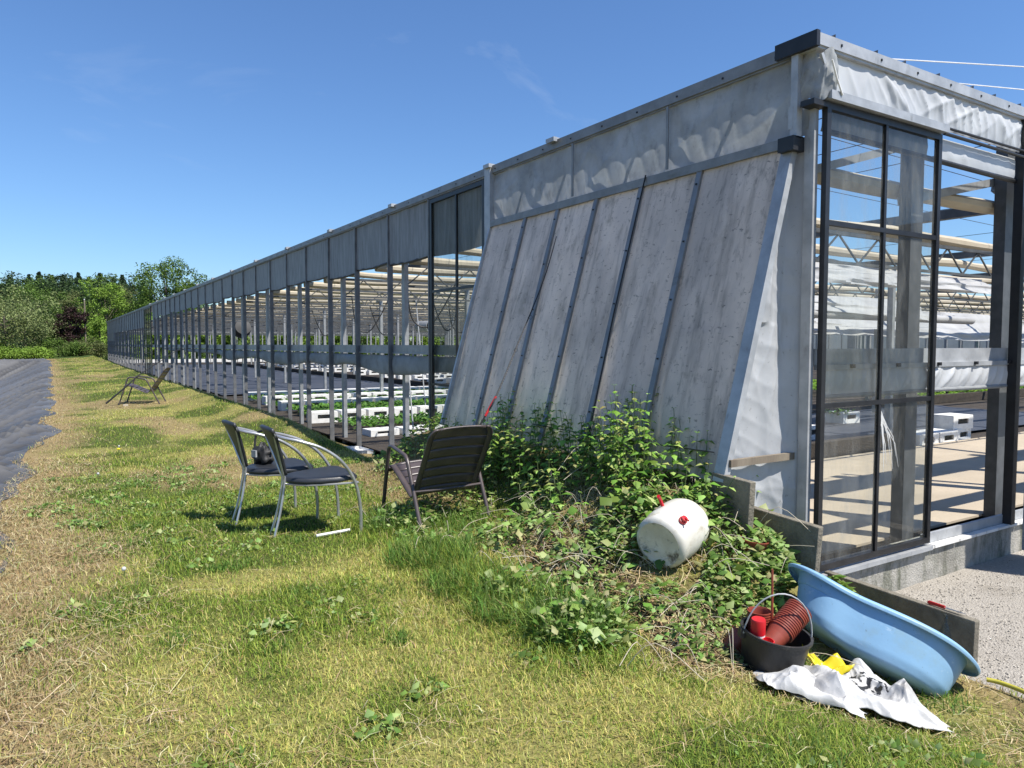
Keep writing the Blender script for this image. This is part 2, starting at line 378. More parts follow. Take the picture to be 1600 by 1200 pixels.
# pond liner
ly = coords([(2.6, 16, .03), (16, 36, .06), (36, 64, .14)]); lu = np.concatenate([np.linspace(0, .25, 34, endpoint=False), np.linspace(.25, 1, 24)])
U, YY = np.meshgrid(lu, ly)
ex = edge_x(YY) + .12 + .13 * (fbm(YY * .9, YY * 0 + 8, 2) - .5) * 2
XX = ex + (-26 - ex) * U
wr = YY * .57 - XX * .82
w1 = np.abs(vn(wr * 3.6 + 1.6 * vn(XX * .5, YY * .3), YY * .10 + XX * .07 + 9) - .5) * 2
w2 = np.abs(vn(wr * 9.0 + 5 + vn(XX * .8, YY), YY * .3 + XX * .2 + 3) - .5) * 2
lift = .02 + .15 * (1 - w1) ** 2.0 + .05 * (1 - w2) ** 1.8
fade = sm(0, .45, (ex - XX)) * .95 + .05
ZZ = zg(XX, YY) + lift * fade
V = np.stack([XX, YY, ZZ], -1).reshape(-1, 3); I = np.arange(len(V)).reshape(XX.shape)
F = np.stack([I[:-1, :-1], I[1:, :-1], I[1:, 1:], I[:-1, 1:]], -1).reshape(-1, 4)
lt = np.clip(.62 + .9 * (1 - w1) ** 2.2 + .35 * (1 - w2) ** 2 - .25 * fbm(XX * 1.3, YY * .7, 3), .35, 1.7).reshape(-1, 1)  # tone is lighter along the fold ridges, darker between them
M['liner'] = mat('streaked_pond_liner', (.1, .1, .1), rough=.5, tint=True, bump=.25, bscale=18)
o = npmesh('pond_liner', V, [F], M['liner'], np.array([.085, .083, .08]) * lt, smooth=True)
tag(o, 'wrinkled dark grey sheet lining the dry pond beside the grass', 'pond liner')

# ------------------------------------------------------------------ greenhouse
GH = tag(empty('greenhouse'), 'long open sided greenhouse of grey posts, roll curtains and dusty glass panes', 'greenhouse')
def P(name, mb, m, smooth=False, par=None, label=None, kind=None):
    o = build(name, mb, m, par or GH, smooth)
    if label: o['label'] = label
    if kind: o['kind'] = kind
    return o
def inst(src, loc, par=None, rz=0):
    c = src.copy(); COL.objects.link(c); c.parent = par or GH; c.location = loc
    if rz: c.rotation_euler = (0, 0, rz)
    return c
LEN = 69.0
ZT = 3.39
# floor (inside)
def slabgrid(x0, x1, y0, y1, z, name, m):
    o = build(name, MB().box(x0, x1, y0, y1, z - .02, z), m); tag(o, kind='structure'); return o
slabgrid(.12, 60, .18, 69, -.20, 'greenhouse_floor', M['soil'])
slabgrid(.3, 60, .42, 3.25, -.12, 'concrete_path', M['apron'])
# wrinkled black ground cloth
def clothg(x0, x1, y0, y1, nu, nv):
    mb = MB()
    mb.grid(lambda u, v: (x0 + (x1 - x0) * u, y0 + (y1 - y0) * v, -.165 + .03 * (1 - abs(vn((x0 + (x1 - x0) * u) * .5, (y0 + (y1 - y0) * v) * 2.2) - .5) * 2) ** 2), nu, nv); return mb
o = build('ground_cloth', clothg(.4, 15.5, 3.9, 7.6, 60, 40), M['cloth'], smooth=True, angle=180); tag(o, 'dark blue black ground cloth beyond the concrete path inside the greenhouse', 'ground cloth')
o = build('ground_cloth', clothg(.4, 7.6, 21.5, 60, 24, 160), M['cloth'], smooth=True, angle=180); tag(o, 'grey black ground cloth far down the long side inside the greenhouse', 'ground cloth')
# gutter beam on the long side
P('eave_gutter', MB().box(-.05, .045, .102, 4.1, 3.302, ZT).box(-.05, .10, 4.1, LEN, 3.30, ZT).box(-.065, -.05, .102, LEN, 3.315, ZT + .006), M['eave'])
P('gutter_walkway', MB().box(.10, .74, 4.1, LEN, 3.29, 3.31).box(.70, .74, 4.1, LEN, 3.31, 3.40), M['alu'])
# bolts on the gutter
mb = MB()
for k in range(60):
    y = .3 + k * .45
    mb.box(-.072, -.065, y, y + .012, 3.345, 3.357)
P('gutter_bolts', mb, M['dark'], kind='stuff')
mull = None
MY = [5.6 + 1.3333 * k for k in range(48)]
for k, y in enumerate(MY):
    if 26 > k > 22: continue
    if mull is None:
        mb = MB().box(-.05, -.012, -.015, .015, -.35, 3.315).box(-.012, .03, -.005, .005, -.35, 3.3)
        mull = P('mullion', mb, M['mull']); mull.location = (0, y, 0)
    else: inst(mull, (0, y, 0))
# columns along the long side, then inside
cb = MB().box(-.032, .032, -.05, .05, -.3, 3.28)
colm = P('column', cb, M['galv']); colm.location = (.24, 6.98, 0)
ncol = 1
for k in range(1, 24): inst(colm, (.24, 6.98 + 2.6667 * k, 0)); ncol += 1
icol = MB().box(-.04, .04, -.05, .05, -.3, 2.75)
ic = P('inner_column', icol, M['galv']); ic.location = (4.2, 6.98, 0)
spots = []
for i in range(1, 15):
    for j in range(13):
        x = 4.0 * i + .2; y = 6.98 + 5.3333 * j - (2.6667 if i % 2 == 0 else 0)
        if (i, j) != (1, 0): spots.append((x, y))
spots.sort(key=lambda p: (p[0] + 4.2) ** 2 + (p[1] + 2.9) ** 2)
for p in spots[:95]: inst(ic, (p[0], p[1], 0))
mb = MB()
for p in spots[95:]: mb.box(p[0] - .04, p[0] + .04, p[1] - .05, p[1] + .05, -.3, 2.75)
P('far_columns', mb, M['galv'], kind='stuff')
# upper curtain of each bay on the long side
def cpanel(y0, y1, z0, z1, seed, amp=.012, x=-.02, nu=10, nv=8, belly=0):
    rr = random.Random(seed); ph = rr.random() * 50
    def fn(u, v):
        y = y0 + (y1 - y0) * u; z = z0 + (z1 - z0) * v
        w = (vn(y * 9 + ph, z * .8 + ph) - .5) * 2 * amp
        sag = -.02 * math.sin(math.pi * u) * (1 - v)
        return (x + w - belly * math.sin(math.pi * v) * .06, y, z + sag)
    return MB().grid(fn, nu, nv)
for k in range(len(MY) - 1):
    if k in (23, 24): continue
    y0, y1 = MY[k] + .024, MY[k + 1] - .024
    if k == 22: y1 = MY[k] + .8
    if k < 22: zb = 2.60 + .13 * min(1, k / 9) + .03 * math.sin(k * 2.3)
    else: zb = 2.35
    P('curtain', cpanel(y0, y1, zb, 3.30, k), M['curtain'], True)
    # hem tube of the curtain
    if k < 12: P('curtain_roll', MB().tube([(-.0, y0, zb), (-.0, (y0 + y1) / 2, zb - .02), (-.0, y1, zb)], .022, 8), M['dark'], True)
# mid rail and sagging tube of plastic below it
P('mid_rail', MB().box(.02, .05, 4.2, LEN, 1.345, 1.45).box(.005, .06, 4.2, LEN, 1.325, 1.345), M['galv'])
def midc(u, v):
    y = 4.3 + (33 - 4.3) * u; a = 2 * math.pi * v
    h = (.115 + .03 * math.sin(y * 1.1) + .05 * (vn(y * .7, 2) - .5)) * (.45 + .55 * sm(26, 16, y)) ; r = .04 + .012 * (vn(y * 6, v * 5) - .5)
    return (.05 + r * math.cos(a) * (1 + .6 * math.sin(y * 3)) * .8, y, 1.305 - h + h * math.sin(a) + .02 * (vn(y * 4, v * 3) - .5))
P('mid_curtain', MB().grid(midc, 420, 12), M['upper_film'], True)
# lower curtain farther off
for k in range(25, len(MY) - 1):
    if k > 40: P('curtain', cpanel(MY[k] + .02, MY[k + 1] - .02, 1.75, 2.33, k + 90, nu=3, nv=2), M['curtain'], True)

def window(name, along, a0, a1, z0, z1, vs, hs, fixed, fw=.055, label=None, gm='glass', th=.036):
    """glazed panel: frame with bars and panes; along = 'x' or 'y'"""
    w = P(name, MB().box(0, .001, 0, .001, 0, .001), M['dark'])
    w.data.clear_geometry()
    mb = MB()
    def bx(p0, p1, q0, q1, d=0):
        if along == 'x': mb.box(p0, p1, fixed - th / 2 - d, fixed + th / 2 + d, q0, q1)
        else: mb.box(fixed - th / 2 - d, fixed + th / 2 + d, p0, p1, q0, q1)
    bx(a0, a0 + fw, z0, z1); bx(a1 - fw, a1, z0, z1); bx(a0 + fw, a1 - fw, z0, z0 + fw); bx(a0 + fw, a1 - fw, z1 - fw, z1)
    xs = [a0 + fw] + vs + [a1 - fw]; zs = [z0 + fw] + hs + [z1 - fw]
    for v in vs: bx(v - .014, v + .014, z0 + fw, z1 - fw, -.004)
    for h in hs: bx(a0 + fw, a1 - fw, h - .016, h + .016, -.002)
    me = w.data; me.from_pydata(mb.v, [], mb.f); me.update()
    for i in range(len(xs) - 1):
        for j in range(len(zs) - 1):
            m2 = MB()
            if along == 'x': m2.add([(xs[i], fixed, zs[j]), (xs[i + 1], fixed, zs[j]), (xs[i + 1], fixed, zs[j + 1]), (xs[i], fixed, zs[j + 1])], [(0, 1, 2, 3)])
            else: m2.add([(fixed, xs[i], zs[j]), (fixed, xs[i + 1], zs[j]), (fixed, xs[i + 1], zs[j + 1]), (fixed, xs[i], zs[j + 1])], [(3, 2, 1, 0)])
            build('pane', m2, M[gm], w)
    if label: w['label'] = label
    return w
window('glazed_panel', 'y', 4.18, 5.56, .25, 3.29, [4.86], [.95, 2.13], -.03, .05, 'tall dirty six pane window beside the slanted plastic panel', 'glass_dirty')
window('glazed_panel', 'y', 36.3, 39.3, -.1, 3.29, [37.3, 38.3], [1.05, 2.2], -.03, .06, 'dark glazed panel far down the long side', 'glass_dirty')
P('curtain', cpanel(4.19, 5.56, 2.58, 3.28, 77, amp=.004, x=.004), M['curtain'], True)
# post between slanted panel and glazing
P('bay_post', MB().box(-.09, -.0, 3.98, 4.1, .2, 3.40), M['alu'])
# gutter brackets above the eave
for k in range(24):
    y = 2.85 if k == 0 else 4.05 + 2.6667 * (k - 1)
    mb = MB().box(-.10, .12, y - .06, y + .06, ZT, ZT + .03).box(-.12, -.08, y - .1, y + .02, ZT - .02, ZT + .02)
    if k == 0: br = P('gutter_bracket', mb, M['alu'])
    elif k < 14: P('gutter_bracket', mb, M['alu'])
# big crumpled plastic above the slanted panel
def big(u, v):
    y = .07 + 3.91 * u; z = 2.80 + .50 * v
    w = .03 * (vn(y * 1.9 + z * 2.2, z * 1.2 + 5)) + folds(y, z, 2.3, ((.5, 1.6), (-.6, 2.2), (.15, 3.4), (1.1, 4.0), (-.25, 6.0)), .03)
    return (-.02 - w * math.sin(math.pi * min(max(v, .05), .95)) ** .5, y, z)
P('upper_sheet', MB().grid(big, 260, 44), M['upper_film'], True)
mb = MB()
for y in (1.30, 2.52): mb.box(-.075, -.066, y - .012, y + .012, 2.82, 3.3)
P('sheet_batten', mb, M['eave'])
P('panel_head_rail', MB().box(-.09, -.02, .12, 3.98, 2.735, 2.80), M['eave'])
# diagonal ties behind the sheet
mb = MB()
for y in (.9, 1.9, 2.9, 3.6):
    mb.bar((.02, y - .35, 3.28), (.02, y, 2.75), .03).bar((.02, y + .35, 3.28), (.02, y, 2.75), .03)
P('diagonal_braces', mb, M['galv'])
# slanted vent panel
PA = np.array((-.05, 2.735)); PB = np.array((-.66, .60))
def pp(t, off=0):
    d = PB - PA; n_ = np.array((d[1], -d[0])) / np.linalg.norm(d)   # outward normal
    q = PA + d * t + n_ * off; return float(q[0]), float(q[1])
def vent(u, v):
    y = .20 + 3.80 * u
    off = .012 * (vn(y * 1.6, v * 2.2 + 4) - .5) * 2 + .006 * (vn(y * 7, v * 1.5) - .5) * 2
    bs = [.2, .95, 1.58, 2.16, 2.74, 3.30, 4.0]
    for b0, b1 in zip(bs, bs[1:]):
        if b0 <= y <= b1: off += (.016 + .012 * sv_(b0 * 7, v * 2.5)) * math.sin(math.pi * (y - b0) / (b1 - b0)) * (.5 + .5 * math.sin(math.pi * v)) - .006
    off += folds(y, v * 2.2, 4.4, ((.12, 3.0), (-.2, 4.5), (.05, 7)), .010)
    if y < .95: off += .035 * math.sin(max(0, (.95 - y) / .75) * math.pi) * math.sin(math.pi * v) * (1 if vn(v * 3, 2) > .3 else .7)
    x, z = pp(v, off); return (x, y, z)
VP = P('vent_panel', MB().grid(vent, 190, 70), M['plastic_side'], True, label='slanted panel of dirty grey woven plastic with metal battens')
for y in (.95, 1.58, 2.16, 2.74, 3.30):
    y2 = y
    mb = MB()
    for t0, t1 in ((.0, 1.0),):
        x0, z0 = pp(t0, .022); x1, z1 = pp(t1, .022)
        mb.bar((x0, y2, z0), (x1, y2, z1), .05, .022, up=(1, 0, .3))
    b = build('batten', mb, M['eave'], VP)
    mb = MB()
    for t in (.05, .25, .45, .65, .85):
        x, z = pp(t, .036); mb.box(x - .006, x + .006, y2 - .006, y2 + .006, z - .006, z + .006)
    build('screws', mb, M['dark'], VP)['kind'] = 'stuff'
for y, w in ((.185, .085), (4.0, .03)):
    x0, z0 = pp(0.0, .01); x1, z1 = pp(1, .01)
    build('edge_bar', MB().bar((x0, y, z0), (x1, y, z1), w, .05, up=(1, 0, .3)), M['alu'], VP)
x0, z0 = pp(.93, .04)
build('tie_wire', MB().tube([(x0, .25, z0 + .02), (x0 - .01, 1.4, z0), (x0, 2.3, z0 + .01)], .004, 5), M['dark'], VP)
# dark pole strapped along a batten
x0, z0 = pp(-.03, .06); x1, z1 = pp(.98, .05)
P('dark_strap', MB().tube([(x0, 1.52, z0), (pp(.5, .055)[0], 1.53, pp(.5, .055)[1]), (x1, 1.50, z1)], .0065, 6), M['rubber'])
# triangular end of the tent and the hanging plastic under it
def endc(u, v):
    z = -.30 + 3.03 * v
    t = (2.735 - z) / (2.735 - .60)
    xl = PA[0] + (PB[0] - PA[0]) * min(t, 1.0) * 1.0
    if z < .72: xl = PA[0] + (PB[0] - PA[0]) * (2.735 - .72) / (2.735 - .60)
    xr = .0; x = xl + .02 + (xr - xl - .02) * u
    w = .03 * (vn(x * 9 + z * .7, z * .5) - .5) + folds(x, z, 5.1, ((.15, 4.0), (.5, 3.2), (1.35, 3.5), (-.4, 6), (1.1, 8), (0, 11)), .013)
    if z > 1.6: w += .05 * math.sin(u * 9) * (1 - u) * .3
    return (x, .20 - w - .10 * max(0, (u - .7) / .3) ** 1.5 - .02 * max(0, u - .7), z)
P('end_sheet', MB().grid(endc, 60, 220), M['end_film'], True)
P('end_rail', MB().box(-.64, .0, .125, .155, .70, .745), M['wood'], label='weathered rail across the end sheet')
# corner post and its flashings
P('corner_post', MB().box(-.03, .012, .03, .10, -.34, 2.98).box(-.11, -.06, .10, .15, 2.78, 3.30), M['alu'])
for cbx in ((-.12, .03, -.03, .07, 2.955, 2.99), (-.14, -.02, .1, .22, 2.70, 2.79), (-.135, -.102, -.05, .26, 3.30, 3.395)): P('corner_bracket', MB().box(*cbx), M['dark'])
def flap(u, v):
    a = u * math.pi * .5; z = 3.30 - .30 * v
    r = .05 + .02 * math.sin(math.pi * v) + .014 * (vn(u * 9 + v * 3, v * 5) - .5) * 2
    cx, cy = -.01, .10
    x = cx - r * math.cos(a) - .0; y = cy - (r + .08) * math.sin(a) - .02
    return (x + .16 * max(0, u - .6), y + .16 * max(0, .3 - u), z + .02 * math.sin(u * 9))
P('corner_flap', MB().grid(flap, 26, 22), M['upper_film'], True)
P('corner_cord', MB().tube([(-.03, -.085, 3.22), (.03, -.08, 3.12), (.10, -.075, 3.03)], .006, 6), M['white_paint'], True)
P('corner_strip', MB().box(-.112, -.108, .13, .165, 2.84, 2.98), M['alu'])
P('corner_strut', MB().bar((-.06, -.03, 3.27), (.06, -.05, 3.01), .02), M['alu'])
# ---- front face (y = 0)
FX = 12.0
P('front_beam', MB().box(-.10, FX, -.03, .1, 3.30, 3.38).box(-.10, FX, -.042, -.03, 3.315, 3.387), M['alu'])
mb = MB()
for k in range(26): mb.box(.12 + .44 * k, .132 + .44 * k, -.048, -.042, 3.343, 3.358)
P('front_bolts', mb, M['dark'], kind='stuff')
for k in range(18):
    x = .10 + .42 * k + .05 * math.sin(k * 2)
    mb = MB(); mb.add([(x - .07, -.01, 3.386), (x + .01, -.01, 3.386), (x + .01, -.01, 3.43), (x - .07, .05, 3.386), (x + .01, .05, 3.386), (x + .01, .05, 3.43)], [(0, 1, 2), (3, 5, 4), (0, 3, 4, 1), (1, 4, 5, 2), (2, 5, 3, 0)])
    P('roof_fin', mb, M['dark'])
def fcurt(x0, x1, z0, z1, ph=0, amp=.05, y=-.0):
    def fn(u, v):
        x = x0 + (x1 - x0) * u; z = z0 + (z1 - z0) * v
        w = amp * (.25 * vn(x * 1.3 + ph, z * 1.5) + folds(x, z, ph + .37, ((.9, 2.3), (-.7, 3.1), (.45, 4.7), (-1.0, 5.3), (.2, 8.0), (.7, 11.0)), .75))
        return (x, y - w * (max(0, math.sin(math.pi * v)) ** .7), z)
    return fn
P('front_sheet', MB().grid(fcurt(.03, FX, 3.035, 3.308), 900, 30), M['plastic_front'], True)
P('lintel', MB().box(.0, 1.40, -.06, .02, 3.0, 3.045).box(.0, 1.4, -.07, -.06, 2.995, 3.05), M['alu'])
P('roller_rod', MB().tube([(1.40, -.03, 3.0), (2.62, -.03, 2.995)], .013, 8).tube([(1.40, -.03, 3.045), (FX, -.03, 3.04)], .01, 8), M['dark'], True)
P('front_curtain', MB().grid(fcurt(1.40, 2.60, 2.83, 2.985, 9, .02, .02), 40, 8), M['plastic_front'], True)
P('front_curtain_roll', MB().tube([(.1, .03, 2.83), (1.4, .03, 2.82), (2.62, .03, 2.81)], .02, 8), M['dark'], True)
P('front_curtain', MB().grid(fcurt(.06, 1.32, 2.83, 2.99, 3, .02, .05), 40, 8), M['curtain'], True)
P('front_curtain', MB().grid(fcurt(2.72, FX, 2.80, 3.03, 5, .03, .02), 200, 8), M['plastic_front'], True)
window('glass_door', 'x', .02, 1.385, -.03, 2.99, [.69], [1.06, 2.24], -.01, .042, 'tall six pane dusty glass panel with black frame at the corner')
mb = MB()
for k in range(16):
    a = random.uniform(-.22, .10); x0 = .715 + random.uniform(0, .012); L0 = random.uniform(.12, .42); z0 = 1.0 - random.uniform(0, .12)
    mb.tube([(x0, -.016, z0), (x0 + .10 * L0 * (1 + k % 5), -.016, z0 - L0 * .5), (x0 + .13 * L0 * (1 + k % 5), -.016, z0 - L0)], [.004, .003, .001], 5)
P('dried_splash', mb, M['white_paint'], label='white dried splash running down the lower right pane', kind='stuff')
for x in (2.665, 5.3, 7.95, 10.6):
    P('front_post', MB().box(x - .04, x + .03, -.04, .03, -.06, 3.34), M['dark'])
for x, y in ((1.69, .36), (3.22, .36), (4.8, .36), (6.4, .36), (8, .36)):
    P('front_column', MB().box(x - .085, x + .075, y - .05, y + .05, -.14, 3.3).box(x + .075, x + .085, y - .048, y + .048, -.14, 3.3), M['steel_dark'])  # shade on these columns is put into their darker colour
P('front_rail', MB().box(.05, FX, .05, .075, 1.315, 1.43).box(.05, FX, .02, .05, 1.29, 1.325), M['alu'])
def fmid(u, v):
    x = .1 + (FX - .1) * u; z = 1.115 + .185 * v
    f = folds(x, z, .8, ((-.75, 4.2), (-.9, 6.5), (-.55, 9.0), (-.2, 5.0)), .032)
    return (x, .045 - f * (.25 + .75 * math.sin(math.pi * v)) - .012 * math.sin(math.pi * v) ** .7, z + .012 * (vn(x * 3, 5) - .5) * (1 - v))
P('front_mid_sheet', MB().grid(fmid, 1100, 16), M['plastic_front'], True)
P('sheet_hem', MB().tube([(.1 + .4 * k, .04, 1.113 + .010 * (sv_(k * .9, 5) - .5)) for k in range(30)], .016, 8), M['galv'], True)
mb = MB()
for k in range(12): mb.box(.4 + .55 * k, .43 + .55 * k, -.0, .02, 1.30, 1.325)
P('rail_hooks', mb, M['dark'], kind='stuff')
mb = MB().grid(lambda u, v: (.0 + FX * u, .0 - .012 * (vn(u * 60, v * 4) - .5), -.40 + .32 * v), 200, 6)
mb.box(.0, FX, .002, .22, -.40, -.082)
P('plinth_wall', mb, M['concrete'])
mb = MB()
x = .0
while x < FX:
    w = .16 + .25 * random.random()
    mb.box(x, x + w - .012, -.035, .02, -.081, -.058 - .004 * random.random()); x += w
P('plinth_lip', mb, M['white_paint'])
P('sill_channel', MB().box(1.39, FX, .025, .05, -.08, .015).box(1.39, FX, .05, .16, -.078, -.06), M['alu'])
P('door_sill', MB().box(.0, 1.39, -.05, .03, -.081, -.05), M['alu'])
P('added_shade_leaf', MB().box(2.74, 2.78, -1.42, -.08, -.28, -.2).box(2.74, 2.78, -1.42, -.08, 2.52, 2.6).box(2.74, 2.78, -1.42, -1.36, -.2, 2.52).box(2.74, 2.78, -.14, -.08, -.2, 2.52).box(2.745, 2.775, -1.36, -.14, 1.1, 1.16).box(2.755, 2.765, -1.36, -.14, -.2, 1.1).box(2.755, 2.765, -1.36, -.14, 1.16, 2.52), M['alu'])  # unseen leaf, added outside the view to shade the plinth and gravel
# roof: cross beams, lattice trusses, rolled screens
W = 58.0
def roll_mesh(ph):
    def fn(u, v):
        x = .4 + W * u; a = 2 * math.pi * v
        r = .062 + .022 * (vn(x * 1.3 + ph, 3) - .5) + .006 * (vn(x * 7 + ph, v * 6) - .5)
        z = 2.74 - .03 * abs(math.sin(x * .785)) + .02 * (vn(x * .9 + ph, 7) - .5)
        return (x, r * math.cos(a) * 1.15, z + r * math.sin(a))
    return MB().grid(fn, 150, 9)
rolls = [P('screen_roll', roll_mesh(11 * i), M['cream'], True) for i in range(3)]
RY = [.50 + 1.3333 * k for k in range(51)]
for i in range(3): rolls[i].location = (0, RY[i], 0)
for k in range(3, 51): inst(rolls[k % 3], (0, RY[k], 0))
mb = MB().box(.25, W, -.018, .018, 2.60, 2.64).box(.25, W, -.015, .015, 2.30, 2.33)
x = .3; up = True
while x < W - .4:
    mb.bar((x, 0, 2.32 if up else 2.61), (x + .36, 0, 2.61 if up else 2.32), .016); x += .36; up = not up
tr = P('lattice_truss', mb, M['steel_dark']); tr.location = (0, 1.75, 0)
TY = [1.75 + 2.6667 * k for k in range(26)]
for y in TY[1:]: inst(tr, (0, y, 0))
gb = P('roof_beam', MB().box(-.05, .05, .12, LEN, 2.83, 2.93), M['steel_dark']); gb.location = (4.2, 0, 0)
for k in range(2, 15): inst(gb, (4.2 * 1 + 4.0 * (k - 1), 0, 0))
mb = MB()
for x in (1.2, 2.2, 3.2, 6.2, 9, 13):
    mb.tube([(x, .1, 3.3), (x, 20, 3.28)], .004, 4)
for y in (1.1, 2.4, 3.8, 5.2): mb.tube([(.1, y, 3.31), (20, y + .8, 3.27)], .004, 4)
P('roof_wires', mb, M['dark'])
P('diagonal_rafter', MB().bar((1.69, .45, 2.62), (3.22, .45, 2.95), .05, .07).bar((.1, .4, 2.60), (1.69, .46, 3.05), .04, .06).bar((3.22, .46, 2.9), (5.0, .5, 2.5), .04, .06), M['galv'])
# wires above the roof corner
P('roof_cord', MB().tube([(.36, .14, 3.395), (2.7, .02, 3.75), (5.3, -.11, 4.14)], .005, 6), M['white_paint'], True)
P('roof_cord', MB().tube([(1.43, .045, 3.40), (2.69, .01, 3.56), (5.3, -.08, 3.89)], .0045, 6), M['white_paint'], True)
P('roof_mast', MB().box(5.28, 5.32, -.12, -.07, 3.34, 4.2), M['galv'])
# white sheets hung inside behind the front
def hung(x0, x1, ya, za0, za1, dx, ph):
    def fn(u, v):
        x = x0 + (x1 - x0) * u
        z1 = za1 - .10 * u - .05 * math.sin(u * 5 + ph); z0 = za0 - .18 * u + .07 * math.sin(u * 3 + ph)
        w = .12 * (abs(vn(x * .9 + v * 2 + ph, v * 3) - .5) * 2) + .04 * (vn(x * 3, v * 9 + ph) - .5)
        return (x, ya + w + dx * v, z0 + (z1 - z0) * v)
    return MB().grid(fn, 80, 18)
P('hanging_sheet', hung(1.2, 11, 5.0, 2.10, 2.42, .5, 0), M['sheet'], True)
P('hanging_sheet', hung(4.0, 16, 6.4, 1.95, 2.35, .7, 2), M['sheet'], True)
P('hanging_sheet', hung(1.8, 9, 2.9, 2.40, 2.66, .3, 4), M['sheet'], True)
P('hanging_sheet', hung(3.5, 22, 7.6, 1.72, 2.4, .5, 1), M['sheet'], True)
P('hanging_sheet', MB().tube(crom([(2.4, 4.2, 2.33), (4.2, 4.6, 2.15), (6, 5, 2.02), (9, 5.2, 2.0), (13, 5.3, 1.98)], 8), .085, 12), M['sheet'], True)
# far walls of the greenhouse
mb = MB().grid(lambda u, v: (58.5 + .03 * vn(u * 200, v), .3 + 68.5 * u, -.1 + 3.45 * v), 120, 2)
P('far_curtain', mb, M['farcurtain'], True)
mb = MB().grid(lambda u, v: (.4 + 58 * u, 69.0 + .03 * vn(u * 200, v), 2.62 + .75 * v), 100, 2)
P('far_curtain', mb, M['farcurtain'], True)
P('far_rail', MB().box(.3, 58.5, 68.9, 68.96, 2.54, 2.62).box(.3, 58.5, 68.9, 69.0, -.35, .12).box(58.4, 58.5, .3, 68.9, -.35, .1), M['white_paint'])
mb = MB()
for k in range(44): mb.box(1.3 + 1.3333 * k, 1.36 + 1.3333 * k, 68.9, 68.98, -.2, 3.3)
for k in range(50): mb.box(58.3, 58.4, 1 + 1.3333 * k, 1.06 + 1.3333 * k, -.2, 3.3)
P('far_mullions', mb, M['galv'], kind='stuff')
# black ducts and hoses inside
P('duct', MB().lathe([(.16, 0), (.17, .02), (.17, .5), (.15, .5), (.15, .03)], 20, Matrix.Translation((5.4, 17.6, 2.0)) @ Matrix.Rotation(R(90), 4, 'X') @ Matrix.Rotation(R(20), 4, 'Y')), M['galv'], True)
P('duct', MB().lathe([(.0, .02), (.145, .021)], 20, Matrix.Translation((5.4, 17.6, 2.0)) @ Matrix.Rotation(R(90), 4, 'X') @ Matrix.Rotation(R(20), 4, 'Y')), M['rubber'], True)
P('duct', MB().lathe([(.0, -.25), (.30, -.22), (.34, 0), (.30, .25), (.0, .28)], 16, Matrix.Translation((2.2, 27.0, 2.05)) @ Matrix.Rotation(R(70), 4, 'X')), M['rubber'], True)
for i, (x, y) in enumerate(((1.6, 7.9), (2.2, 10.2), (2.6, 13.2), (3.4, 16.5), (4.6, 12.2), (6.4, 9.2), (7.8, 5.2), (3.0, 20.5))):
    s = 1 if i % 2 else -1
    P('hanging_hose', MB().tube(crom([(x, y, 2.55), (x + .2 * s, y + .1, 2.1), (x + .45 * s, y + .2, 1.75), (x + .7 * s, y + .3, 1.9), (x + .8 * s, y + .3, 2.55)], 6), .014, 6), M['rubber'], True)
for (x, y) in ((1.1, 8.6), (3.2, 12.5)): P('brace_rod', MB().tube([(x, y, -.1), (x + .5, y + 1.6, 2.6)], .014, 6), M['galv'], True)
# timber and soil kerbs inside
def kerb(x0, x1, y0, y1, lab):
    o = build('bed_edging', MB().box(x0, x1, y0, y1, -.19, .04), M['soil']); tag(o, lab, 'kerb')
kerb(14.6, 40, 7.9, 8.05, 'dark timber edging along the green bed behind the concrete path')
kerb(7.7, 7.9, 22, 60, 'brown timber edging running down beside the grey ground cloth')
kerb(.6, 8.0, 3.55, 3.7, 'dark low timber edging seen through the corner glass panel')

# ------------------------------------------------------------------ crates and seedlings
mb = MB()
wx, wy, h, t = .28, .2, .22, .025
mb.box(-wx, wx, -wy, wy, 0, .02).box(-wx, wx, wy - t, wy, .02, h).box(-wx, -wx + t, -wy, wy - t, .02, h).box(wx - t, wx, -wy, wy - t, .02, h)
mb.box(-wx + .004, wx - .004, -wy + .004, wy - .004, h, h + .012)
mb.box(-wx + t, wx - t, -wy, -wy + t, .02, .09).box(-wx + t, wx - t, -wy, -wy + t, .175, h).box(-wx + t, -.15, -wy, -wy + t, .09, .175).box(.15, wx - t, -wy, -wy + t, .09, .175)
crate_me = None
def crate(x, y, z, label, group, rz=0.0):
    global crate_me
    if crate_me is None:
        o = build('crate', mb, M['white_paint']); crate_me = o
    else: o = crate_me.copy(); COL.objects.link(o)
    o.location = (x, y, z); o.rotation_euler = (0, 0, rz); o.scale = (1, 1, 1); tag(o, label, 'crate', group)
    if not group and 'group' in o: del o['group']
    return o
rows = [(9.6, .9, 11, 'first'), (12.4, .7, 14, 'second'), (15.6, .9, 13, 'third'), (17.6, 1.0, 13, 'fourth'), (19.6, 1.0, 12, 'fifth')]
for (y, x0, n, nm) in rows:
    for k in range(n):
        crate(x0 + .62 * k + .04 * random.random(), y + .05 * random.random(), -.2, 'white plastic crate in the %s seedling row from the slanted panel' % nm, 'white crates in the %s seedling row' % nm, R(random.uniform(-3, 3))).scale = (1, 1, .5 if nm == 'first' else 1)
for j, (y, x0) in enumerate(((25, 9), (28, 9.5), (31, 10), (35, 10), (40, 9), (46, 9), (53, 9))):
    for k in range(16): crate(x0 + .75 * k, y, -.2, 'white crate far back past the timber edging, in pale row %s' % ('one two three four five six seven'.split()[j]), 'far white crates row %s' % ('one two three four five six seven'.split()[j]), R(random.uniform(-4, 4)))
for k in range(7): crate(20.2 + .62 * k, 10.3, -.1, 'white crate in the short row behind the bright green bed', 'short row of white crates behind the green bed')
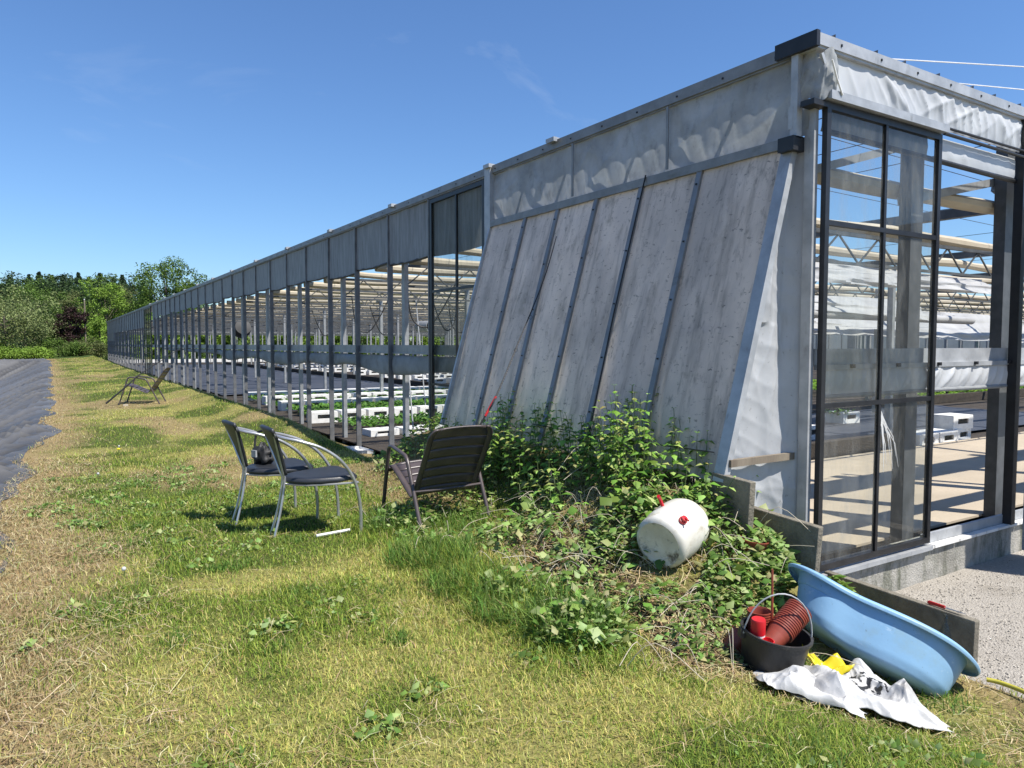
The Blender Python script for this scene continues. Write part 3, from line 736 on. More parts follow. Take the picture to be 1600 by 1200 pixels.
for k in range(3): crate(24.5 + .9 * k, 8.6, -.1, 'white crate standing at the right end of the green bed', 'white crates at the right of the green bed')
crate(7.55, 3.45, -.19, 'white crate half hidden behind the glass panel frame on the path edge', None)
crate(8.15, 3.45, -.19, 'lone white crate left of the two crate stack on the path edge', None)
crate(8.80, 3.55, -.19, 'bottom white crate of the two crate stack beside the concrete path', None, R(5))
crate(8.80, 3.55, .035, 'top white crate of the two crate stack beside the concrete path', None, R(-4))
crate(9.6, 6.1, -.15, 'white crate on the black cloth behind the corner glass', None); crate(6.6, 4.9, -.15, 'white crate seen at the left edge of the corner glass', None)

def leaves(n, pos, length, width, heading, pitch, roll=0, cols=None, droop=.3):
    """n folded leaves: 6 verts each (base, left, right, mid, tip) -> V, F"""
    L_ = np.broadcast_to(length, (n,)); Wd = np.broadcast_to(width, (n,))
    ch, sh = np.cos(heading), np.sin(heading); cp, sp = np.cos(pitch), np.sin(pitch)
    d = np.stack([ch * cp, sh * cp, sp], -1)
    d2 = np.stack([ch * np.cos(pitch - droop * 2), sh * np.cos(pitch - droop * 2), np.sin(pitch - droop * 2)], -1)
    sd = np.stack([-sh, ch, np.zeros(n)], -1)
    up = np.cross(d, sd) * -1
    rl = np.broadcast_to(roll, (n,))[:, None]
    s2 = sd * np.cos(rl) + up * np.sin(rl)
    mid = pos + d * (L_ * .5)[:, None]
    tip = mid + d2 * (L_ * .5)[:, None]
    l = pos + d * (L_ * .38)[:, None] + s2 * (Wd * .5)[:, None] + up * (Wd * .12)[:, None]
    r = pos + d * (L_ * .38)[:, None] - s2 * (Wd * .5)[:, None] + up * (Wd * .12)[:, None]
    V = np.stack([pos, l, mid, r, tip], 1).reshape(-1, 3)
    b = np.arange(n)[:, None] * 5
    F = np.concatenate([b + np.array([[0, 2, 1]]), b + np.array([[0, 3, 2]]), b + np.array([[1, 2, 4]]), b + np.array([[2, 3, 4]])])
    C_ = None if cols is None else np.repeat(cols, 5, 0)
    return V, F, C_
def palette(n, cs, jit=.25):
    cs = np.array(cs); i = RNG.integers(0, len(cs), n)
    return cs[i] * (1 + jit * (RNG.random((n, 1)) * 2 - 1)) * (1 + .12 * (RNG.random((n, 3)) * 2 - 1))
# seedling beds
def bed(regions, dens, size, name, lab, z=-.1, cs=((.10, .22, .03), (.14, .28, .05), (.07, .16, .03))):
    ps = []
    for (x0, x1, y0, y1) in regions:
        n = int((x1 - x0) * (y1 - y0) * dens)
        ps.append(np.stack([x0 + (x1 - x0) * RNG.random(n), y0 + (y1 - y0) * RNG.random(n), z + .06 * RNG.random(n)], -1))
    p = np.concatenate(ps); n = len(p)
    V, F, C_ = leaves(n, p, size * (.6 + .8 * RNG.random(n)), size * .55, RNG.random(n) * 6.28, .2 + .9 * RNG.random(n), 0, palette(n, cs))
    tag(npmesh(name, V, [F], M['leaf'], C_), lab, 'seedlings', kind='stuff')
bed([(.7, 8.2, y + .25, y + 1.0) for y in (12.5, 13.2, 14.2, 15.7, 17.8, 18.4)] + [(.7, 8.2, 10.4, 11.8), (.7, 8.2, 13.0, 15.2), (.7, 8.2, 16.2, 17.2)], 260, .13, 'seedling_rows', 'green seedlings growing between the rows of white crates', -.14)
bed([(14.8, 40, 8.1, 9.9), (10, 30, 11.4, 15)], 110, .13, 'seedling_bed', 'bright green bed behind the dark timber edging', -.0, ((.2, .36, .03), (.25, .42, .05), (.15, .3, .03)))
bed([(9.2, 9.9, 5.95, 6.4)], 300, .12, 'seedling_tray_plants', 'small dark green plants standing beside a crate on the black cloth', .02)
# white trays dumped at the foot of the wall
for (x, y, rz, tl, lab) in ((-.42, 7.5, .3, .1, 'flat white plastic tray on the grass at the foot of the posts'), (-.30, 6.7, -.2, -.15, 'smaller white plastic tray leaning beside the first thick column')):
    b = MB().box(-.28, .28, -.17, .17, 0, .012).box(-.28, .28, -.17, -.158, .012, .05).box(-.28, .28, .158, .17, .012, .05).box(-.28, -.268, -.158, .158, .012, .05).box(.268, .28, -.158, .158, .012, .05)
    o = build('tray', b, M['white_paint']); o.location = (x, y, zz(x, y) + .03); o.rotation_euler = (tl, .1, rz); tag(o, lab, 'tray')

# ------------------------------------------------------------------ concrete slabs stepping down from the corner
def slab(x, y0, y1, z0, z1, tilt, lab, rz=0):
    mbs = MB(); n = 14
    b = MB().box(-.025, .025, y0 - y1, 0, z0 - z1, 0)
    o = build('concrete_slab', b, M['slab']); o.location = (x, y1, z1); o.rotation_euler = (tilt, 0, rz)
    bv = o.modifiers.new('bevel', 'BEVEL'); bv.width = .006; bv.segments = 2
    tag(o, lab, 'concrete slab'); return o
slab(-.66, -.07, .24, .30, .66, R(3), 'short mossy concrete slab beside the weathered end rail, topmost of the steps', R(-2))
slab(-.40, -.33, .16, -.05, .425, R(4), 'tilted concrete slab by the foot of the black framed glass panel', R(2))
slab(.13, -.98, -.02, -.45, -.035, R(1), 'long concrete slab behind the blue bath, lowest of the steps', R(-3))

# ------------------------------------------------------------------ cafe chairs
def cafe_chair(lab):
    t = tag(empty('cafe_chair'), lab, 'chair', 'black cafe chairs with steel arms')
    for s in (1, -1):
        arm = crom([(.49, s * .255, 0), (.485, s * .262, .22), (.44, s * .268, .42), (.34, s * .272, .575), (.20, s * .268, .68), (.06, s * .245, .735), (-.05, s * .19, .765), (-.10, s * .11, .78), (-.115, 0, .785)], 7)
        build('arm', MB().tube(arm, .0125, 10), M['chrome'], t, True)
        rod = crom([(-.105, s * .055, 0), (-.05, s * .04, .2), (-.012, s * .032, .42), (-.03, s * .045, .50), (-.075, s * .10, .66), (-.115, s * .155, .80)], 6)
        build('back_rod', MB().tube(rod, .0095, 8), M['chrome'], t, True)
    def back(u, v):
        w = .045 + (.175 - .045) * v ** 1.1
        y = (2 * u - 1) * w; z = .47 + .36 * v
        x = -.018 - .115 * v ** 1.15 - .02 * (1 - (2 * u - 1) ** 2) * v + .012 + .05 * max(0, v - .8) * -1
        return (x, y, z + .012 * v * (1 - (2 * u - 1) ** 2))
    bk = build('backrest', MB().grid(back, 14, 14), M['black_vinyl'], t, True)
    sol = bk.modifiers.new('thick', 'SOLIDIFY'); sol.thickness = .022; sol.offset = 0
    # seat pad, rounded wedge
    mb = MB(); outl = []
    for (x, y) in [(.0, .05), (.03, .12), (.10, .185), (.20, .225), (.32, .245), (.43, .245), (.475, .225), (.485, .15), (.49, 0)]: outl.append((x, y))
    full = outl + [(x, -y) for x, y in outl[::-1][1:]]
    n = len(full); vs = []
    for (s_, z) in ((.96, .412), (1, .42), (1, .438), (.955, .452)):
        vs += [(.25 + (x - .25) * s_, y * s_, z + .012 * (x > .4)) for x, y in full]
    fs = [tuple(range(n))[::-1], tuple(3 * n + i for i in range(n))]
    for k in range(3): fs += [(k * n + i, k * n + (i + 1) % n, (k + 1) * n + (i + 1) % n, (k + 1) * n + i) for i in range(n)]
    mb.add(vs, fs); build('seat', mb, M['black_vinyl'], t, True, 50)
    build('seat_frame', MB().tube(crom([(-.01, .03, .405), (.1, .17, .405), (.3, .24, .405), (.47, .262, .405)], 5), .008, 6).tube(crom([(-.01, -.03, .405), (.1, -.17, .405), (.3, -.24, .405), (.47, -.262, .405)], 5), .008, 6).tube([(.47, .262, .405), (.47, -.262, .405)], .008, 6), M['chrome'], t, True)
    return t
a = cafe_chair('black cafe chair with curved steel arms, nearest the brown slatted chair')
a.location = (-2.72, 2.53, zz(-2.5, 2.5) - .012); a.rotation_euler = (0, 0, R(0))
b = copy_tree(a); b['label'] = 'black cafe chair with curved steel arms, carrying a small black bag on its seat'
b.location = (-2.87, 3.13, zz(-2.7, 3.1) - .012); b.rotation_euler = (0, 0, R(4))
# black bag on the rear chair
def bag(u, v):
    a1 = 2 * math.pi * u; p = math.pi * v
    r = 1 + .35 * (mnoise.noise((math.cos(a1) * 2.2, math.sin(a1) * 2.2, p * 2.1)) * 1.5)
    return (.07 * r * math.sin(p) * math.cos(a1), .10 * r * math.sin(p) * math.sin(a1), max(0, .075 - .085 * r * math.cos(p)))
bg = tag(empty('bag', (-2.70, 3.27, zz(-2.7, 3.1) + .438), R(25)), 'small lumpy black bag lying on the seat of a cafe chair', 'bag')
build('bag_body', MB().grid(bag, 26, 16), M['rubber'], bg, True, 180)
build('clasp', MB().box(-.10, -.085, -.03, .025, .07, .125), M['alu'], bg)
build('strap', MB().tube(crom([(.0, .11, .10), (.03, .12, .24), (.04, 0, .27), (.03, -.11, .21), (0, -.11, .1)], 6), .010, 6), M['rubber'], bg, True)

# ------------------------------------------------------------------ brown slatted armchairs
def slat_chair(lab):
    t = tag(empty('garden_armchair'), lab, 'chair', 'brown slatted armchairs')
    for s in (1, -1):
        y = s * .295
        pts = [(0, y, 0), (.14, y, .29), (.25, y, .52), (.275, y, .56), (.31, y, .585), (.40, y, .60), (.58, y, .625), (.635, y, .62), (.665, y, .595), (.68, y, .55), (.77, y, .28), (.86, y, 0)]
        build('side_frame', MB().tube(pts, .0165, 10), M['brown'], t, True, 70)
    prof = crom([(.745, 0, .395), (.735, 0, .43), (.70, 0, .443), (.60, 0, .405), (.48, 0, .35), (.37, 0, .295), (.29, 0, .262), (.235, 0, .275), (.20, 0, .33), (.155, 0, .40), (.06, 0, .535), (-.04, 0, .68), (-.11, 0, .788), (-.14, 0, .822)], 10)
    # arc length resample
    L_ = [0]
    for i in range(1, len(prof)): L_.append(L_[-1] + (prof[i] - prof[i - 1]).length)
    def at(s_):
        s_ = min(max(s_, 0), L_[-1])
        for i in range(1, len(L_)):
            if L_[i] >= s_:
                k = (s_ - L_[i - 1]) / (L_[i] - L_[i - 1] + 1e-9); return prof[i - 1].lerp(prof[i], k)
        return prof[-1]
    tot = L_[-1]; half = .272
    def width(s_):
        e = 1 - max(0, (s_ - (tot - .09)) / .09) ** 2 * .16; return half * e
    def strip(s0, s1, mb, y0f=-1, y1f=1, nu=10):
        ns = max(2, int((s1 - s0) / .018))
        def fn(u, v):
            s_ = s0 + (s1 - s0) * v; p = at(s_); q = at(s_ + .004); d = (q - p)
            if d.length < 1e-6: d = p - at(s_ - .004)
            d.normalize(); nrm = Vector((-d.z, 0, d.x))
            yy = (y0f + (y1f - y0f) * u) * width(s_)
            bow = .022 * (1 - (yy / half) ** 2)
            return tuple(p - nrm * bow * (-1) * (-1) + Vector((0, yy, 0)))
        mb.grid(fn, nu, ns)
    seatm, backm = MB(), MB()
    split = L_[[i for i in range(len(prof)) if prof[i].x < .24][0]]
    edge = .045
    ne = edge / half
    # solid margins left and right, slats between
    for m_, s0, s1, n in ((seatm, 0, split - .02, 6), (backm, split - .02, tot, 7)):
        strip(s0, s1, m_, -1, -1 + ne, 2); strip(s0, s1, m_, 1 - ne, 1, 2)
        step = (s1 - s0) / n
        for k in range(n):
            a0 = s0 + k * step + (.006 if (k > 0 or m_ is backm) else 0); a1 = s0 + (k + 1) * step - (.006 if (k < n - 1 or m_ is seatm) else 0)
            strip(a0, a1, m_, -1 + ne, 1 - ne, 8)
    for nm, m_ in (('seat', seatm), ('backrest', backm)):
        o = build(nm, m_, M['brown'], t, True, 60)
        sd = o.modifiers.new('thick', 'SOLIDIFY'); sd.thickness = .014; sd.offset = 0
    build('cross_bar', MB().tube(crom([(.155, .285, .325), (.165, .1, .318), (.165, -.1, .318), (.155, -.285, .325)], 4), .011, 8), M['brown'], t, True)
    build('cross_bar', MB().tube([(.70, .285, .43), (.70, -.285, .43)], .010, 8), M['brown'], t, True)
    return t
ch = slat_chair('brown slatted armchair')
ch['label'] = 'brown slatted armchair seen from behind, close to the nettles'
ch.location = (-1.55, 2.0, zz(-1.6, 2.2) - .03); ch.rotation_euler = (R(-1), R(0), R(88))
c2 = copy_tree(ch); c2['label'] = 'brown slatted armchair seen side on, alone far up the grass strip'
c2.location = (-1.98, 15.85, zz(-2.3, 16) - .01); c2.rotation_euler = (0, 0, R(160))

# ------------------------------------------------------------------ fishing rods
def rod(pts, rads, grip, lab, guides=()):
    t = tag(empty('fishing_rod'), lab, 'fishing rod')
    build('blank', MB().tube(crom(pts, 6), [rads[0] + (rads[1] - rads[0]) * i / (6 * (len(pts) - 1)) for i in range(6 * (len(pts) - 1) + 1)], 7), M['rubber'], t, True)
    build('grip', MB().tube(grip, .0105, 10), M['redpaint'], t, True)
    for g in guides:
        build('line_guide', MB().tube([(g[0] + .018 * math.cos(a), g[1], g[2] - .02 + .018 * math.sin(a)) for a in [i * .7 for i in range(10)]], .002, 5), M['dark'], t)
    return t
p0 = Vector((-1.56, 1.93, .07)); p1 = Vector((-1.225, 2.16, .88)); p2 = Vector((-1.04, 2.285, 1.022)); 
rod([(-1.46, 2.337, .37), (-1.139, 2.284, .866), (-1.043, 2.270, 1.026), (-.70, 2.44, 1.50), (-.36, 2.56, 2.05), (-.17, 2.63, 2.46)], (.009, .004), [(-1.139, 2.284, .866), (-1.043, 2.270, 1.026)], 'thin fishing rod with red grip leaning from the near brown chair onto the slanted panel', [(-.75, 2.42, 1.43), (-.55, 2.49, 1.72)])
rod([(-3.155, 15.75, .13), (-2.75, 15.7, .50), (-2.45, 15.7, .78), (-1.95, 15.72, 1.12), (-1.55, 15.75, 1.4)], (.022, .004), [(-2.90, 15.715, .365), (-2.78, 15.705, .475), (-2.70, 15.7, .55)], 'fishing rod with a red grip propped across the far brown armchair')

# ------------------------------------------------------------------ drum
dz = zz(-1.11, .13)
fdir = Vector((-.93, -.26, -.22)).normalized()    # from mouth to muddy base
side = fdir.cross(Vector((0, 0, 1))).normalized(); upv = side.cross(fdir).normalized()
MD = Matrix((( side.x, upv.x, -fdir.x, 0), (side.y, upv.y, -fdir.y, 0), (side.z, upv.z, -fdir.z, 0), (0, 0, 0, 1)))
dr = tag(empty('drum'), 'white plastic drum lying on its side, muddy base facing out, red plug', 'drum')
dr.matrix_world = Matrix.Translation((-1.10, .145, dz + .125)) @ MD @ Matrix.Scale(.87, 4)
prof = [(.150, -.205), (.172, -.195), (.182, -.17), (.184, -.13), (.180, -.12), (.190, -.08), (.193, 0), (.190, .09), (.182, .15), (.165, .19), (.14, .205), (.12, .208), (0, .208)]
build('drum_body', MB().lathe([(.150, -.205)] + prof[1:], 40, None, False), M['white_hdpe'], dr, True, 60)
build('drum_base', MB().lathe([(0, -.200), (.10, -.201), (.135, -.203), (.152, -.207)], 40, None, False), M['drum_bottom'], dr, True)
def on_drum(a, z): return Matrix.Rotation(a, 4, 'Z') @ Matrix.Translation((.188, 0, z)) @ Matrix.Rotation(R(90), 4, 'Y')
for a in (R(132),):
    build('plug', MB().lathe([(.028, -.005), (.028, .012), (.022, .014), (.022, .03), (.0, .031)], 18, on_drum(a, -.085)), M['red'], dr, True)
    build('plug_handle', MB().bar(on_drum(a, -.085) @ Vector((0, 0, .03)), on_drum(a, -.085) @ Vector((.012, .03, .045)), .008), M['red'], dr)
mt = on_drum(R(72), -.01)
build('tap', MB().tube([mt @ Vector((0, 0, 0)), mt @ Vector((0, 0, .05)), mt @ Vector((.03, .02, .085))], .012, 8), M['red'], dr, True)

# ------------------------------------------------------------------ loose pots in the weeds
def pot_mb(r=.075, h=.11, full=True):
    return MB().lathe([(r * .66, 0), (r * .90, h * .935), (r * 1.02, h * .935), (r * 1.03, h), (r * .95, h), (r * .90, h * .82), (r * .62, .012)], 24, None, False)
def pot(loc, tilt, rz, lab, r=.08, h=.10, soil=True):
    t = tag(empty('plant_pot', loc), lab, 'plant pot'); t.rotation_euler = (tilt, 0, rz)
    build('pot', pot_mb(r, h), M['terracotta'], t, True)
    if soil: build('potting_soil', MB().grid(lambda u, v: (r * .9 * v * math.cos(u * 6.2832), r * .9 * v * math.sin(u * 6.2832), h * .72 + .012 * vn(u * 9, v * 5)), 20, 5), M['soil'], t, True)
    return t
pot((-.70, -.10, zz(-.7, -.1) - .0), R(6), .4, 'brown plastic plant pot with dry soil standing in the weeds by the slabs', .085, .10)
pot((-.92, -.08, zz(-.92, -.08) - .01), R(75), 2.0, 'small brown plant pot lying in the weeds right of the white drum', .06, .09, False)
pot((-1.36, -.50, zz(-1.36, -.5) - .01), R(50), 1.2, 'brown plant pot tipped over left of the black bucket', .07, .10, False)

# ------------------------------------------------------------------ bucket and what it holds
BX, BY = -1.30, -.695; BZ = zz(BX, BY) - .015
bk = tag(empty('bucket', (BX, BY, BZ)), 'black rubber bucket with wire handle holding brown pots and a spray can', 'bucket'); bk.rotation_euler = (R(7), R(4), 0); bk.scale = (1, 1, 1)
build('bucket_body', MB().lathe([(0, .01), (.125, .0), (.132, .01), (.158, .205), (.166, .21), (.166, .222), (.154, .222), (.149, .20), (.124, .02), (0, .02)], 40, None, False), M['bucket'], bk, True, 50)
hd = [(.165 * math.cos(a) * .98, -.02 + .0 , .2 + .215 * math.sin(a)) for a in [math.pi * i / 16 for i in range(17)]]
RZ = Matrix.Rotation(R(-32 + 0), 4, 'Z')
build('handle', MB().tube([RZ @ Vector(p) for p in hd], .004, 6), M['alu'], bk, True)
for s in (1, -1): build('handle_lug', MB().box(-.012, .012, -.02, .02, .175, .215, RZ @ Matrix.Translation((s * .163, 0, 0))), M['bucket'], bk)
def pot_stack(n, r, h, gap, loc, rot, lab):
    t = tag(empty('pot_stack', loc), lab, 'pot stack'); t.rotation_euler = rot
    src = None
    for k in range(n):
        if src is None: src = build('pot', pot_mb(r, h), M['terracotta'], t, True)
        else:
            c = src.copy(); COL.objects.link(c); c.parent = t; c.location = (0, 0, k * gap)
    return t
rgt = Vector((.8455, -.534, 0)); fwd = Vector((.534, .8455, 0))
def near(r_, f_, z): return Vector((BX, BY, BZ + z)) + rgt * r_ * .92 + fwd * f_ * .92
pot_stack(9, .056, .09, .0125, near(-.03, .07, .10), (0, 0, 0), 'upright stack of brown plant pots at the back of the black bucket')
pot_stack(13, .064, .10, .0125, near(-.022, -.055, .165), (Vector(rgt * .72 + fwd * .42 + Vector((0, 0, .52))).to_track_quat('Z', 'Y').to_euler()), 'leaning stack of brown plant pots at the front of the black bucket')
cn = tag(empty('spray_can', near(-.080, -.045, .075)), 'white spray can with a bright red cap in the black bucket', 'spray can'); cn.rotation_euler = (R(4), R(-3), 0)
build('can_body', MB().lathe([(.0, 0), (.032, 0), (.033, .01), (.033, .15), (.028, .165), (.0, .166)], 24), M['can'], cn, True)
build('cap', MB().lathe([(.034, .15), (.034, .215), (.031, .222), (0, .223)], 24), M['red'], cn, True)
lid = tag(empty('bottle_cap', near(-.045, -.098, .178)), 'round red cap lying at the front rim inside the black bucket', 'cap'); lid.rotation_euler = (R(12), 0, 0)
build('cap', MB().lathe([(0, 0), (.026, 0), (.028, .03), (.023, .031), (.021, .008), (0, .008)], 20), M['red'], lid, True)
stk = build('plant_stake', MB().tube([near(.02, .02, .12), near(.022, .03, .30), near(.024, .045, .50)], [.007, .006, .005], 6), M['terracotta'], None, True); tag(stk, 'thin reddish brown stake standing upright in the black bucket', 'stake')

# ------------------------------------------------------------------ baby bath lying on its side
bt = tag(empty('baby_bath'), 'pale blue plastic baby bath tilted against the lowest concrete slab, its outside facing out', 'baby bath')
PL = Vector((-.745, -.43, .185)); PR = Vector((-.245, -1.09, -.145))
uax = (PR - PL).normalized()
back = Vector((-.35, -.30, -.85)); back = (back - uax * back.dot(uax)).normalized()      # into the tub (away from viewer)
vax = uax.cross(back).normalized()
if vax.z < 0: vax = -vax
MBt = Matrix(((uax.x, vax.x, back.x, 0), (uax.y, vax.y, back.y, 0), (uax.z, vax.z, back.z, 0), (0, 0, 0, 1)))
mid = (PL + PR) / 2
bt.matrix_world = Matrix.Translation(mid) @ MBt
LB = (PR - PL).length / 2 + .005
def half_w(t):         # t -1..1 along the bath
    e = max(0, 1 - abs(t) ** 3.2) ** .5
    return e * (.215 + .012 * t - .032 * math.exp(-((t + .38) / .30) ** 2))
nU = 72
def bath(u, v):
    a = 2 * math.pi * u
    # ring k from outer lip to floor centre
    keys = [(0, 1.11, .030), (.08, 1.125, .012), (.16, 1.06, -.004), (.24, .965, .004), (.5, .91, .12), (.66, .86, .205), (.74, .79, .245), (.80, .66, .262), (.88, .4, .266), (1.0, .001, .266)]
    for i in range(len(keys) - 1):
        if v <= keys[i + 1][0] + 1e-9:
            k = (v - keys[i][0]) / (keys[i + 1][0] - keys[i][0]); s_ = keys[i][1] + (keys[i + 1][1] - keys[i][1]) * k; dd = keys[i][2] + (keys[i + 1][2] - keys[i][2]) * k; break
    ct, st = math.cos(a), math.sin(a)
    t = math.copysign(abs(ct) ** .82, ct)
    hw = half_w(t * .999)
    yy = hw * math.copysign(1, st) if abs(st) > 1e-9 else 0
    yy = math.copysign(max(hw, .0), st) * min(1, abs(st) ** .12 if abs(st) > 0 else 0)
    x = LB * t * s_; y = yy * s_
    rimz = -.050 * max(0, -t) ** 2.5 + .035 * max(0, t) ** 3
    slope = .10 * max(0, -x / LB + .1) * (1 if s_ < .9 else 0) * 0
    dep = dd
    if s_ < .93:
        dep = dd - .05 * max(0, -t - .35) * (1 - s_ * .3)
    return (x, y, dep + rimz * max(0, (s_ - .5) * 2))
bo = build('bath_shell', MB().grid(bath, nU, 46), M['blue'], bt, True, 180)
w_ = bo.modifiers.new('weld', 'WELD'); w_.merge_threshold = .0008
sd = bo.modifiers.new('thick', 'SOLIDIFY'); sd.thickness = .005; sd.offset = 1
sb = bo.modifiers.new('sub', 'SUBSURF'); sb.levels = 1; sb.render_levels = 1

# ------------------------------------------------------------------ crumpled sack
SX, SY = -1.15, -.985
def ridg(x, y, o=4):
    s = 0; a = 1; t = 0
    for i in range(o):
        s += a * (1 - abs(mnoise.noise((x * 2 ** i + 7 * i, y * 2 ** i, 3.1 * i))) * 2.2); t += a; a *= .52
    return s / t
def sackpt(u, v, ox, oy, lx, ly, rz, seed, hh):
    a, b_ = (u - .5) * lx, (v - .5) * ly
    ed = 1 + .22 * mnoise.noise((u * 3 + seed, v * 3, seed))
    a *= ed; b_ *= 1 + .3 * mnoise.noise((u * 2.5, v * 3.3 + seed, 4))
    # gathered folds
    a2 = a + .045 * mnoise.noise((a * 7 + seed, b_ * 7, 1)); b2 = b_ + .045 * mnoise.noise((a * 7, b_ * 7 + seed, 9))
    x = ox + a2 * math.cos(rz) - b2 * math.sin(rz); y = oy + a2 * math.sin(rz) + b2 * math.cos(rz)
    wa = a + .03 * mnoise.noise((a * 6, b_ * 6, seed)); wb = b_ + .03 * mnoise.noise((a * 6, b_ * 6, seed + 5))
    vor = lambda f, k: mnoise.voronoi(Vector((wa * f + seed, wb * f * 1.25 + k, seed * 3)), distance_metric='DISTANCE')[0][0]
    h = hh * (.95 * vor(6.0, 1.1) ** 1.2 + .42 * vor(13, 4.2) + .16 * vor(27, 7.7)) * (.35 + 1.1 * max(0, mnoise.noise((a * 4.5 + seed, b_ * 4.5, 7)) + .45))
    dome = (1 - (2 * abs(u - .5)) ** 3) * (1 - (2 * abs(v - .5)) ** 3)
    return [x, y, h * (.35 + .65 * dome) + .012 + hh * .25 * dome]
sk = tag(empty('sack'), 'crumpled white plastic sack with black and yellow patches on the grass', 'sack')
th = math.atan2(-.534, .8455)
def s1(u, v):
    p = sackpt(u, v, SX + .03, SY - .03, .66, .46, th, 1.7, .112)
    # raised peak on the right back
    d = math.exp(-(((u - .68) / .10) ** 2 + ((v - .92) / .14) ** 2)); p[2] += .11 * d
    return (p[0], p[1], zz(p[0], p[1]) + p[2])
mb = MB(); NU, NV = 170, 110
mb.grid(s1, NU, NV)
for i in range(len(mb.f)):
    u, v = (i % NU) / NU, (i // NU) / NV
    q = ((u - .58) / .15) ** 2 + ((v - .52) / .24) ** 2
    if q < 1.0 and mnoise.noise((u * 26, v * 18, 2)) > -.02: mb.m[i] = 1
    if v > .90 and .28 < u < .52: mb.m[i] = 2
    if u > .97 and .2 < v < .45: mb.m[i] = 2
o = build('sack_film', mb, [M['sack'], M['sack_black'], M['yellow']], sk, True, 30)
s_ = o.modifiers.new('thick', 'SOLIDIFY'); s_.thickness = .002
def s2(u, v):
    p = sackpt(u, v, SX - .22, SY + .01, .44, .26, th - .30, 8.2, .11)
    return (p[0], p[1], zz(p[0], p[1]) + p[2] - .004)
o = build('sack_fold', MB().grid(s2, 110, 66), M['sack'], sk, False); s_ = o.modifiers.new('thick', 'SOLIDIFY'); s_.thickness = .002
def s3(u, v):
    r_ = .12 * v; a = math.pi * (.02 + .98 * u)
    x = -.005 + math.cos(a) * r_ * 1.05; y = .14 + math.sin(a) * r_ * .7
    X_ = SX + x * math.cos(th) - y * math.sin(th); Y_ = SY + x * math.sin(th) + y * math.cos(th)
    return (X_, Y_, zz(X_, Y_) + .115 + .02 * math.sin(u * 9) * v - .05 * (1 - v) + .05 * twave(u * 3.3 + v) * v + .02 * mnoise.noise((u * 4, v * 4, 1)))
o = build('yellow_flap', MB().grid(s3, 30, 10), M['yellow'], sk, True, 40); s_ = o.modifiers.new('thick', 'SOLIDIFY'); s_.thickness = .002

# ------------------------------------------------------------------ small things
hp = crom([(-.16, -1.14, 0), (-.14, -1.20, 0), (-.15, -1.30, 0), (-.20, -1.42, 0), (-.25, -1.62, 0), (-.2, -1.9, 0), (.0, -2.3, 0)], 8)
hp = [Vector((p.x, p.y, max(zz(p.x, p.y), -.34) + .02 + .02 * (i < 20))) for i, p in enumerate(hp)]
tag(build('garden_hose', MB().tube(hp, .0115, 10), M['hose'], None, True), 'yellow garden hose running off from the foot of the blue bath', 'hose')
kn = tag(empty('knife', (.088, -.80, -.048), R(-94)), 'red handled knife lying on top of the lowest concrete slab', 'knife')
build('knife_handle', MB().tube([(-.10, 0, .012), (-.09, 0, .014), (-.05, .003, .014), (0, 0, .013)], [.008, .012, .010, .011], 8, flat=.6), M['red'], kn, True)
build('blade', MB().add([(0, -.009, .012), (.09, -.006, .012), (.115, .006, .012), (0, .009, .012), (0, -.009, .014), (.09, -.006, .014), (.115, .006, .014), (0, .009, .014)], [(3, 2, 1, 0), (4, 5, 6, 7), (0, 1, 5, 4), (1, 2, 6, 5), (2, 3, 7, 6), (3, 0, 4, 7)]), M['steel'], kn)
bo_ = tag(empty('plastic_bottle', (.075, -.82, -.30)), 'clear plastic bottle standing between the blue bath and the slab', 'bottle')
build('bottle_body', MB().lathe([(.0, 0), (.032, .0), (.034, .01), (.034, .13), (.018, .18), (.014, .20), (.014, .225)], 20, None, False), M['clear'], bo_, True)
build('bottle_neck_cap', MB().lathe([(.017, .215), (.017, .238), (0, .239)], 16), M['clear'], bo_, True)
wz = zz(-2.42, 2.32)
tag(build('white_stick', MB().tube([(-2.56, 2.31, zz(-2.56, 2.31) + .022), (-2.3, 2.325, zz(-2.3, 2.32) + .03)], .011, 8), M['white_paint'], None, True), 'short white plastic tube lying in the grass by the near cafe chair', 'tube')
o = build('wood_block', MB().box(-.05, .05, -.03, .03, 0, .045), M['cream']); o.location = (-2.78, 15.55, zz(-2.78, 15.5)); tag(o, 'small pale block on the grass by the far armchair', 'block')

# ------------------------------------------------------------------ plants: nettles, weeds, grass
LV, LF, LC = [], [], []
def nettle(x, y, h, lean, az, pos_list, stems):
    z0 = zz(x, y) - .02; n = int(h / .055)
    ca, sa = math.cos(az), math.sin(az)
    pts = []
    for i in range(7):
        t = i / 6; pts.append((x + ca * lean * t * t, y + sa * lean * t * t, z0 + h * t))
    stems.tube(pts, [.0045 * (1 - .6 * i / 6) for i in range(7)], 5)
    for i in range(1, n + 1):
        t = i / n; px, py, pz = x + ca * lean * t * t, y + sa * lean * t * t, z0 + h * t
        rot = (i % 2) * math.pi / 2 + az
        L_ = (.035 + .07 * math.sin(math.pi * min(1, t * .8 + .12))) * (1.0 if t < .92 else .6) * random.uniform(.6, 1.15)
        for s in (0, math.pi): pos_list.append((px, py, pz, rot + s + random.uniform(-.3, .3), random.uniform(-.1, .45) if t < .9 else .7, L_))
        if t > .55 and random.random() < .3: pos_list.append((px, py, pz, random.random() * 6.28, random.uniform(-.3, .3), L_ * .6))
def nettle_mesh(plist, name):
    a = np.array(plist); n = len(a)
    cols = palette(n, ((.15, .28, .04), (.20, .36, .06), (.26, .44, .08), (.11, .21, .035), (.35, .49, .14), (.40, .42, .13)), .28)
    V, F, C_ = leaves(n, a[:, :3], a[:, 5], a[:, 5] * .52, a[:, 3], a[:, 4], 0, cols, .45)
    return V, F, C_
